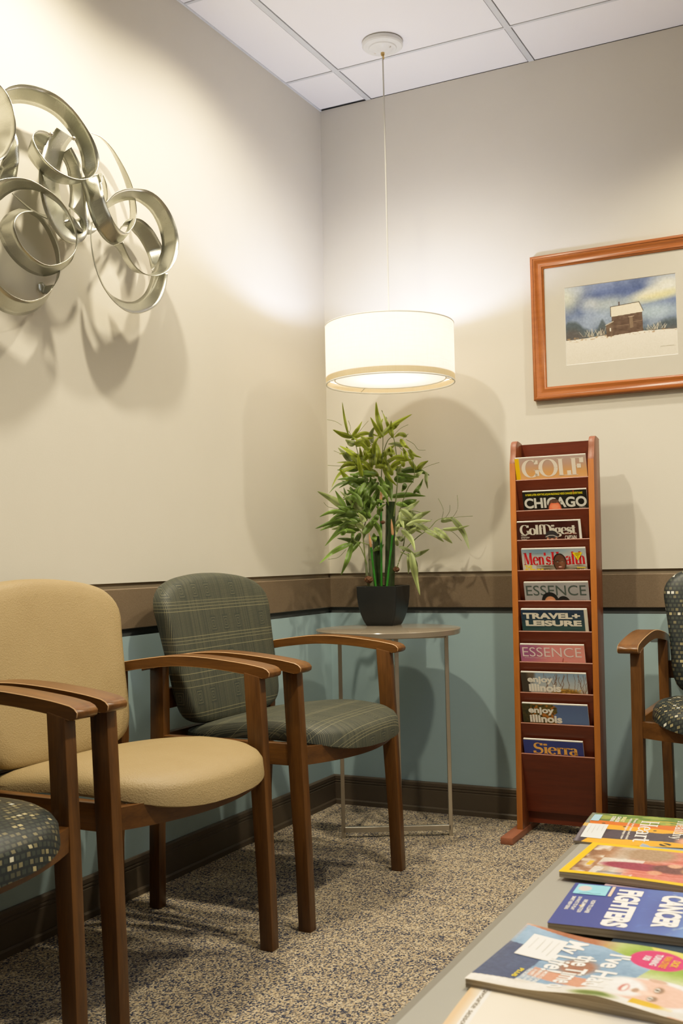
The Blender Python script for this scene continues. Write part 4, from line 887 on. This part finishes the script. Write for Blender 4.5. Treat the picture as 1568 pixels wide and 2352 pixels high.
cv.face(.5, .42, .36, .40, (92, 56, 40), (34, 24, 20), smile=(150, 70, 66)).ell(.5, 1.0, .3, .15, (58, 36, 28), .3).line([(.2, .38), (.8, .36)], .03, (40, 26, 20), .8).ell(.62, .5, .14, .2, (150, 98, 70), 1.0, op=.5)
patch(r, cv, .094, .0145, .052, .068)
cv = Cv(60, 60, (240, 214, 20)); cv.al = ((cv.V > .03) & (np.abs(cv.U-.5) < .5*(1-cv.V))).astype(float); cv.line([(.28, .12), (.72, .12)], .05, (40, 36, 10)).line([(.26, .24), (.74, .24)], .05, (40, 36, 10)).line([(.36, .36), (.64, .36)], .05, (40, 36, 10)).line([(.46, .52), (.54, .52)], .05, (40, 36, 10)).line([(.5, .6), (.5, .74)], .03, (40, 36, 10))
patch(r, cv, .161, .012, .032, .026, .0012, 'cover_badge')
for q in range(14):
    a_, b_ = (.150, .034) if q < 8 else (.090, .040); x, y = a_+RNG.uniform(-.009, .009), b_+RNG.uniform(-.012, .010)
    L = Letter(.0013); v = np.array([(0, .5), (.5, 0), (1, .5), (.5, 1)]); L.add((v, [(0, 1, 2, 3)]), (x, y, x+.0022, y+.0018), (235, 232, 225) if q % 2 else (40, 36, 34)); L.build(r, 'cover_sparkle')
# 5
cv = Cv(90, 140, (150, 148, 150)).noise(4, 6, .03, 1)
r = rackmag(4, 'grey magazine with thin dark capitals above two heads, fifth rack pocket', .793, .203, .790, cv, lambda L: (L.add(sans('ESSENCE', .0), (.006, .0085, .195, .041), (66, 78, 74)), L.add(sans('YOU, OUR'), (.162, .055, .192, .058), (90, 92, 92))))
cv = Cv(100, 60, (18, 20, 22)); cv.al[:] = 0; mask_ell(cv, .30, .62, .29, .60); mask_ell(cv, .76, .85, .24, .55)
cv.ell(.30, .72, .20, .42, (196, 134, 96), .15).ell(.30, .62, .13, .12, (216, 158, 120), .8).ell(.76, .95, .17, .38, (176, 96, 62), .15).line([(.16, .80), (.44, .80)], .02, (50, 30, 24))
patch(r, cv, .054, .030, .090, .045)
# 6
cv = Cv(100, 150, (0, 0, 0)).grad([(0, (30, 48, 74)), (.12, (34, 56, 72)), (.25, (38, 70, 70)), (1, (20, 40, 50))]).noise(5, 60, .03, 8); cv.rect(.955, 0, 1, 1, (206, 200, 184))
rackmag(5, 'navy travel magazine with two rows of wide pale capitals, sixth rack pocket', .782, .208, .706, cv, lambda L: (L.add(sans('TRAVEL+', .05), (.006, .0095, .186, .029), (216, 210, 194)), L.add(sans('LEISURE', .05), (.012, .0335, .189, .0525), (216, 210, 194))), t=.009)
# 7
cv = Cv(90, 140, (0, 0, 0)).grad([(0, (176, 104, 134)), (.5, (214, 132, 130)), (1, (222, 146, 134))], 0).ell(.10, .08, .2, .10, (150, 84, 134), 1.2, op=.8).noise(4, 8, .03, 3)
cv.ell(.69, .235, .05, .03, (226, 150, 120), .6).line([(.66, .17), (.65, .22), (.70, .245)], .012, (150, 62, 56)).line([(.72, .235), (.92, .233)], .008, (120, 44, 40)).ell(.70, .225, .018, .012, (96, 40, 44), .4)
rackmag(6, 'pink magazine with thin white capitals, seventh rack pocket', .7745, .203, .597, cv, lambda L: (L.add(sans('ESSENCE', -.004), (.007, .0075, .193, .038), (226, 206, 202)), L.add(sans('THE POWER, BEAUTY & CULTURE OF BLACK WOMEN'), (.012, .041, .082, .0435), (230, 210, 205))))
# 8
def twigs(cv, seed, n):
    q = np.random.default_rng(seed)
    for k in range(n):
        x, y = q.uniform(.25, .98), .30; pts = [(x, y)]
        for j in range(6): x += q.uniform(-.035, .035); y -= q.uniform(.03, .06); pts.append((x, y))
        cv.line(pts, q.uniform(.004, .010), (104, 70, 46), .8)
cv = Cv(130, 170, (0, 0, 0)).grad([(0, (122, 150, 178)), (.12, (164, 176, 186)), (.3, (196, 190, 176)), (1, (120, 90, 50))]); twigs(cv, 4, 20)
cv.ell(.68, .27, .22, .07, (132, 96, 32), .4).blotch(40, 60, .5, (196, 150, 60), 3, cv.box(.46, .2, .9, .34), .8).rect(0, 0, .14, 1, (58, 52, 44)).ell(.16, 0, .06, .12, (96, 84, 70), .8)
rackmag(7, 'travel guide with bare branches against pale sky, eighth rack pocket', .7755, .206, .511, cv, lambda L: (L.add(sans('enjoy', .04), (.020, .012, .101, .037), (226, 222, 210)), L.add(sans('illinois', .04), (.022, .036, .124, .0615), (226, 222, 210))))
# 9
cv = Cv(120, 160, (0, 0, 0)).grad([(0, (74, 94, 138)), (.3, (86, 112, 158)), (1, (90, 120, 160))])
ed = .52-.1*cv.V+.10*(cv.fld(8, 20, 3)-.5); mk = np.clip((ed-cv.U)/.02, 0, 1); cv.put(mk, (86, 72, 26)); cv.blotch(26, 40, .5, (176, 104, 34), 7, mk, .9).blotch(30, 40, .62, (40, 44, 22), 8, mk, .9).rect(0, 0, .13, 1, (40, 42, 24), .8)
rackmag(8, 'travel guide with autumn leaves beside deep blue sky, ninth rack pocket', .776, .207, .4145, cv, lambda L: (L.add(sans('enjoy', .04), (.020, .010, .101, .036), (226, 222, 210)), L.add(sans('illinois', .04), (.022, .035, .124, .0605), (226, 222, 210))))
# 10
cv = Cv(90, 120, (40, 52, 122)).noise(5, 6, .02, 4)
rackmag(9, 'royal blue magazine with orange serif title, lowest rack pocket', .776, .188, .3025, cv, lambda L: L.add(serif('Sierra', .19, .05), (.030, .008, .170, .0445), (236, 176, 84)), h=.225)

# ------------------------------------------------------------------ low table with magazines
ct = empty('coffee_table', (1.62, -2.2, 0)); tag(ct, 'low grey laminate table spread with magazines in the right foreground', 'table')
TZ = .40; x0, x1, y0, y1 = 1.3185-1.62, 1.93-1.62, -3.02+2.2, -1.493+2.2; bv = .019
mb = MB()
rg = [[(x0, y0, TZ-.040), (x1, y0, TZ-.040), (x1, y1, TZ-.040), (x0, y1, TZ-.040)], [(x0, y0, TZ-.012), (x1, y0, TZ-.012), (x1, y1, TZ-.012), (x0, y1, TZ-.012)], [(x0+bv*.35, y0+bv*.35, TZ-.003), (x1-bv*.35, y0+bv*.35, TZ-.003), (x1-bv*.35, y1-bv*.35, TZ-.003), (x0+bv*.35, y1-bv*.35, TZ-.003)], [(x0+bv, y0+bv, TZ), (x1-bv, y0+bv, TZ), (x1-bv, y1-bv, TZ), (x0+bv, y1-bv, TZ)]]
mb.loft(rg); o = mb.build('table_top', [MAT['laminate'], MAT['edgeband']], ct, smooth=20); assign(o, lambda c, n: 0 if n.z > .995 else 1)
for xx in (x0+.05, x1-.09):
    for yy in (y0+.05, y1-.09):
        mb = MB(); mb.box((xx, yy, 0), (xx+.04, yy+.04, TZ-.04)); mb.build('leg', MAT['edgeband'], ct, bevel=.002)
GT = 'magazines spread on the low table'
def tablemag(label, far, near, hgt, t, z, cv, fn=None, bend=None, scale=1.0):
    far, near = Vector(far), Vector(near); d = near-far; w = d.length; a = math.atan2(d.y, d.x); upv = Vector((-d.y, d.x)).normalized()
    r = magazine(label, w, hgt, t, cv, GT, bend); r.rotation_euler = (0, 0, a); p = far+upv*hgt; r.location = (p.x, p.y, z)
    if fn:
        L = Letter(.0005, bend); fn(L, w, hgt); L.build(r)
    return r
def sticker(r, x0, y0, w, h, c, bend, lines=4, extra=None, name='address_label'):
    cv = Cv(70, 50, c); q = np.random.default_rng(int(x0*1e4))
    for k in range(lines):
        v = .2+.6*k/max(1, lines-1); cv.line([(.12, v), (.12+q.uniform(.3, .7), v+q.uniform(-.02, .02))], .012, (120, 122, 124), .8)
    if extra: extra(cv)
    cv.mesh(name, w, h, MAT['print'], r, .0007, x0, -y0, bend)
# heart magazine: orange and yellow jacket on a dark cover
def bendA(x, y): return .0035*np.clip((x-.10)/.09, 0, 1)**2*np.sin((y+.27)*24)*-.5 + .0015*np.sin(x*20)
cv = Cv(170, 230, (52, 46, 60)); cv.noise(9, 12, .04, 1)
cv.ell(.15, .55, .30, .50, (86, 112, 50), .8).blotch(14, 20, .5, (150, 158, 76), 3, cv.box(0, 0, .34, .96), .7)
cv.poly([(.30, .98), (.34, .60), (.30, .30), (.34, .10), (.52, .02), (.56, .5), (.52, .95)], (208, 112, 30)).poly([(.42, 1), (.46, .6), (.52, .3), (.60, .5), (.58, .86), (.52, 1)], (244, 182, 26)).poly([(.86, .92), (.84, .5), (.90, .2), (1, .2), (1, .95)], (244, 186, 30)).poly([(.58, .8), (.62, .4), (.78, .35), (.84, .62), (.80, .84)], (58, 50, 66))
cv.poly([(.30, .45), (.36, .20), (.42, .05), (.34, 0), (.26, .1)], (196, 84, 30)).ell(.80, .30, .12, .10, (224, 156, 116), .5).ell(.93, .10, .1, .08, (226, 220, 212), .6).line([(.22, .62), (.18, .50), (.22, .40), (.30, .38), (.27, .5)], .012, (236, 180, 40))
for p_ in ((.40, .88), (.47, .74), (.53, .55), (.45, .95)): cv.ell(*p_, .02, .012, (60, 40, 20), .4)
cv.ell(.93, .46, .05, .035, (34, 26, 22), .2).line([(.90, .48), (.96, .44)], .02, (244, 190, 40)); cv.noise(60, 80, .03, 8); cv.put(np.clip(1-np.abs(cv.V-.985)/.02, 0, 1)*.6, (150, 150, 160))
def fA(L, w, h):
    W_ = (232, 226, 216)
    L.add(serif('Heart', .15, .04), (.042, .146, .176, .176), W_); L.add(serif('Healthy', .13, .035), (.024, .098, .150, .122), W_); L.add(serif("I'm Iom", .13, .035), (.010, .046, .128, .066), W_)
    for k, (a_, b_, tt) in enumerate(((.022, .062, 'BREAST'), (.022, .066, 'CANCER'), (.022, .062, 'SCREENS'))): L.add(sans(tt, .02), (a_, .204+.009*k, b_, .2105+.009*k), (236, 226, 150) if k == 0 else W_)
    for k, tt in enumerate(('Protect your heart and mind', 'with these simple steps now')): L.add(sans(tt, .01), (.030, .184+.008*k, .165, .190+.008*k), W_)
rA = tablemag('magazine with orange and yellow jacket cover, farthest on the low table', (1.311, -1.499), (1.326, -1.694), .268, .0055, TZ+.0058, cv, fA, bendA)
sticker(rA, .088, .226, .085, .034, (218, 220, 218), bendA); sticker(rA, .016, .247, .050, .014, (146, 186, 208), bendA, 0, None, 'blue_tab')
# yellow bordered magazine, on a pink one
cv = Cv(60, 60, (196, 170, 178)); rP = tablemag('pink covered magazine mostly hidden under the yellow bordered magazine', (1.428, -1.752), (1.428, -1.918), .235, .004, TZ+.0043, cv)
rG = tablemag('grey blue magazine peeking out between the orange jacket and yellow bordered magazines', (1.437, -1.575), (1.432, -1.712), .20, .0045, TZ+.0001+.0045, Cv(40, 40, (120, 136, 160)).noise(6, 6, .1, 2))
rG.location.z = TZ+.0045-.0
def bendB(x, y): return .003*np.clip((x-.11)/.07, 0, 1)**2*np.abs(np.sin((y+.255)*14)) + .0022*np.sin((y+.25)*9)*np.clip((.176-x)/.1, 0, 1)
cv = Cv(150, 215, (150, 84, 66)); cv.noise(4, 60, .06, 2)
cv.grad([(0, (176, 84, 76)), (.62, (206, 112, 92)), (.72, (200, 190, 176)), (.84, (150, 110, 80)), (1, (92, 62, 46))]); cv.noise(50, 7, .12, 4, cv.box(0, 0, 1, .66)); cv.ell(.25, .60, .22, .16, (150, 124, 98), .6)
cv.blotch(10, 16, .5, (220, 214, 200), 6, cv.box(.45, .60, 1, .84), .8).blotch(16, 20, .55, (88, 96, 120), 7, cv.box(.7, .66, .95, .8), .6).ell(.62, .62, .10, .20, (128, 34, 64), .3).ell(.6, .42, .12, .12, (88, 44, 50), .4).ell(.60, .31, .09, .06, (176, 134, 96), .4).ell(.50, .42, .05, .04, (216, 160, 120), .4).ell(.74, .50, .06, .04, (216, 150, 110), .4).ell(.62, .22, .08, .05, (110, 70, 56), .5)
cv.put(cv.box(.06, .845, .94, .95)*np.clip(cv.fld(14, 26, 5)*2-.7, 0, 1), (214, 200, 178)); cv.put(cv.box(.58, .87, .72, .90), (226, 190, 40)); cv.noise(70, 90, .06, 8)
by, bx_ = .047, .072
for rc in ((0, 0, bx_, 1), (1-bx_, 0, 1, 1), (0, 0, 1, by), (0, 1-by, 1, 1)): cv.rect(*rc, (248, 212, 6))
tablemag('yellow bordered magazine with red striped photograph on the low table', (1.367, -1.726), (1.359, -1.902), .255, .0085, TZ+.0134, cv, None, bendB)
# blue science magazine, on a dark one
cv = Cv(60, 60, (46, 62, 78)).noise(6, 6, .08, 1).ell(.5, .5, .1, .1, (226, 226, 220), .2).ell(.8, .45, .06, .12, (236, 234, 228), .2).ell(.6, .4, .08, .03, (150, 180, 200), .3)
tablemag('dark blue magazine with white marks under the blue cancer magazine', (1.497, -1.99), (1.487, -2.135), .24, .005, TZ+.0051, cv)
def bendC(x, y): return .0012*np.sin((y+.26)*12)
cv = Cv(170, 240, (52, 68, 140)); cv.grad([(0, (120, 170, 220)), (.3, (96, 140, 204)), (.62, (62, 84, 160)), (.75, (50, 66, 140)), (1, (46, 62, 134))])
q = np.random.default_rng(3)
for k in range(170):
    x, y = q.uniform(0, 1), q.uniform(0, .60)**1.0; l = q.uniform(.015, .05); a_ = math.atan2(y-.2, x-.5)+q.uniform(-.5, .5)
    cv.line([(x, y), (x+math.cos(a_)*l, y+math.sin(a_)*l*.7)], q.uniform(.008, .02), tuple(np.array((170, 206, 240))*q.uniform(.6, 1.05)) if y < .5 else (74, 104, 184), .75)
cv.ell(.5, .14, .3, .14, (176, 216, 244), .9, op=.6).ell(.5, .48, .4, .08, (40, 48, 128), 1.2, op=.6)
def fC(L, w, h):
    W_ = (240, 236, 228)
    L.add(sans('FIGHTERS', .05), (.014, .166, .166, .199), W_); L.add(sans('CANCER', .05), (.020, .108, .150, .140), W_); L.add(sans('THE', .05), (.055, .055, .110, .078), W_)
    for k in range(2): L.add(sans(('HOW TO LOWER', 'INFLAMMATION')[k], .01), (.072, .220+.010*k, .125, .2255+.010*k), W_)
    for k in range(2): L.add(sans(('10 WAYS TO PLAY', 'SMART NEW IDEAS')[k], .01), (.062, .240-.0*k+.008*k, .118, .245+.008*k), W_)
    L.add(sans('+', .08), (.096, .2335, .1, .2375), (236, 200, 60))
rC = tablemag('blue magazine about cancer with bold white capitals on the low table', (1.397, -1.951), (1.406, -2.126), .262, .0095, TZ+.0148, cv, fC, bendC)
def ex(cv): cv.rect(0, .0, 1, 1, (128, 200, 226)); cv.ell(.42, .72, .26, .2, (206, 190, 188), .3); [cv.line([(.08+.16*k, .12), (.08+.16*k, .5)], .02, (90, 130, 150), .7) for k in range(4)]; cv.line([(.82, .2), (.9, .4), (.8, .6), (.9, .8)], .03, (40, 60, 80))
sticker(rC, .006, .212, .043, .044, (128, 200, 226), bendC, 0, ex, 'library_label'); sticker(rC, .006, .205, .043, .004, (232, 206, 170), bendC, 0, None, 'label_strip')
# celebrity magazine
def bendD(x, y): return .010*np.clip((x-.12)/.07, 0, 1)**1.5*np.clip(1-np.abs(y+.12)/.16, 0, 1)+.004*np.clip((-.17-y)/.1, 0, 1)*np.clip((.06-x)/.06, 0, 1) + .0015*np.sin(y*40)
cv = Cv(180, 250, (232, 226, 214)); cv.noise(8, 10, .04, 1)
cv.ell(.16, .30, .30, .30, (120, 150, 46), .9).blotch(12, 16, .5, (216, 206, 90), 3, cv.box(0, .08, .36, .62), .9).ell(.12, .80, .3, .2, (150, 92, 60), .6).poly([(.02, 1), (.10, .62), (.34, .36), (.72, .42), (.86, .66), (.80, 1)], (120, 152, 186)).noise(14, 10, .05, 4)
cv.poly([(.30, 1), (.34, .80), (.86, .82), (.90, 1)], (50, 66, 104)).poly([(.60, .80), (.66, .56), (.76, .50), (.84, .56), (.74, .80)], (206, 148, 118)).poly([(.12, .86), (.3, .8), (.36, .66), (.24, .7)], (104, 132, 170)).ell(.5, .64, .12, .08, (150, 96, 66), .5)
for k in range(8): cv.line([(.36+.02*k, .44), (.5+.03*k, .9)], .006, (84, 112, 150), .5)
cv.face(.70, .30, .20, .19, (238, 190, 160), (240, 236, 230), (244, 240, 234)); cv.ell(.72, .50, .10, .04, (240, 236, 228), .6).blotch(9, 10, .55, (228, 190, 24), 6, cv.box(.84, .18, 1, .34)).blotch(10, 12, .6, (220, 150, 110), 7, cv.box(.84, 0, 1, .2)).ell(.93, .48, .06, .08, (90, 110, 40), .8)
cv.ell(.20, .36, .155, .115, (206, 24, 110), .04)
cv.put(np.clip(cv.fld(2, 60, 5)-.3, 0, 1)*cv.box(0, .985, 1, 1), (190, 150, 130)); cv.noise(60, 80, .03, 9)
def fD(L, w, h):
    W_ = (244, 240, 232)
    L.add(sans('My Life!', .02), (.020, .182, .120, .214), W_); L.add(sans('the Time o', .02), (.058, .158, .172, .182), W_); L.add(sans("I've Had", .02), (.042, .124, .150, .150), W_)
    for k, (tt, c) in enumerate((('DICK', (244, 196, 40)), ('VAN DYKE', (244, 170, 40)), ('TURNING', (244, 220, 226)), ('100', (244, 220, 226)))): hw_ = (.010, .019, .018, .007)[k]; L.add(sans(tt, .03), (.038-hw_, .073+.0105*k, .038+hw_, .081+.0105*k), c)
    L.add(sans('PLUS', .03), (.128, .222, .156, .227), (236, 214, 40))
    for k in range(4): L.add(sans(('THE SECRETS OF', 'A HAPPY LIFE AND', 'MARRIAGE AND', 'MORE STORIES')[k], .01), (.122, .214-.006*k, .165, .2185-.006*k), W_)
rD = tablemag('celebrity magazine with smiling white bearded man and pink circle on the low table', (1.385, -2.139), (1.371, -2.328), .268, .0085, TZ+.0100, cv, fD, bendD)
sticker(rD, .026, .206, .066, .043, (240, 236, 228), bendD, 4)
# cream magazine nearest the camera
def bendE(x, y): return .006*np.clip((-.225-y)/.03, 0, 1)*0+.002*np.sin(x*18)
cv = Cv(150, 200, (238, 226, 200)); cv.noise(5, 6, .03, 2); cv.put(np.clip((cv.V-.93)/.05, 0, 1)*.8, (216, 178, 120)); cv.ell(.08, .93, .14, .06, (226, 214, 190), .8)
cv.put(cv.box(.14, .90, 1, .945), (240, 234, 222)); cv.ell(.5, .42, .4, .3, (232, 220, 196), 1); cv.ell(.15, .30, .2, .12, (170, 170, 176), .9, op=.7)
def fE(L, w, h):
    L.add(sans('Favourite seasonal recipes', .0), (.030, .2275, .190, .2365), (96, 88, 84))
tablemag('cream covered magazine partly under the celebrity magazine, nearest the camera', (1.377, -2.298), (1.390, -2.510), .25, .003, TZ+.0032, cv, fE, bendE)
# ------------------------------------------------------------------ lights
def kel(c): return c
WARM, COOL = (1.0, .875, .62), (.93, .93, 1.0)
def spot(name, loc, power, size, blend, color, rad=.05, aim=(0, 0, -1)):
    l = bpy.data.lights.new(name, 'SPOT'); l.energy = power; l.spot_size = math.radians(size); l.spot_blend = blend; l.color = color; l.shadow_soft_size = rad
    o = bpy.data.objects.new(name, l); COL.objects.link(o); o.location = loc; o.rotation_euler = Vector(aim).to_track_quat('-Z', 'Y').to_euler(); return o
def point(name, loc, power, color, rad):
    l = bpy.data.lights.new(name, 'POINT'); l.energy = power; l.color = color; l.shadow_soft_size = rad
    o = bpy.data.objects.new(name, l); COL.objects.link(o); o.location = loc; return o
def area(name, loc, size, power, color, aim=(0, 0, -1)):
    l = bpy.data.lights.new(name, 'AREA'); l.shape = 'RECTANGLE'; l.size, l.size_y = size; l.energy = power; l.color = color
    o = bpy.data.objects.new(name, l); COL.objects.link(o); o.location = loc; o.rotation_euler = Vector(aim).to_track_quat('-Z', 'Y').to_euler(); return o
point('pendant_bulb', (LX, LY, 1.535), 14.0, (.64, .69, 1.0), .035)
spot('downlight', (.48, -.95, H-.03), 54, 150, .8, WARM, .035)
spot('downlight', (.46, -1.66, H-.03), 84, 156, .75, WARM, .03)
spot('downlight', (1.68, -.56, H-.03), 66, 130, .7, WARM, .04)
spot('downlight', (1.75, -1.70, H-.03), 105, 130, .6, WARM, .05)
spot('downlight', (.50, -3.0, H-.03), 12, 120, .5, WARM, .05)
area('ceiling_fill', (2.6, -2.6, H-.02), (1.2, 1.2), 15, (.88, .92, 1.0))  # soft cool fill light added out of view, lifts the upper walls
w = bpy.data.worlds.new('world'); scn.world = w; w.use_nodes = True; w.node_tree.nodes['Background'].inputs[0].default_value = (.05, .05, .055, 1)
scn.view_settings.view_transform = 'Standard'; scn.view_settings.look = 'None'; scn.view_settings.exposure = 0.2; scn.view_settings.gamma = 1.0
scn.cycles.use_denoising = True; scn.cycles.max_bounces = 8; scn.cycles.transparent_max_bounces = 8; scn.cycles.sample_clamp_indirect = 4.0

vs_ = scn.view_settings; vs_.use_curve_mapping = True; cm = vs_.curve_mapping          # soft shoulder for the highlights
cm.white_level = (2.5, 2.5, 2.5); cm.tone = 'FILMLIKE'
cu_ = cm.curves[3]
for x_, y_ in ((.06, .155), (.14, .345), (.24, .535), (.40, .74), (.65, .90)): cu_.points.new(x_, y_)
cm.update()
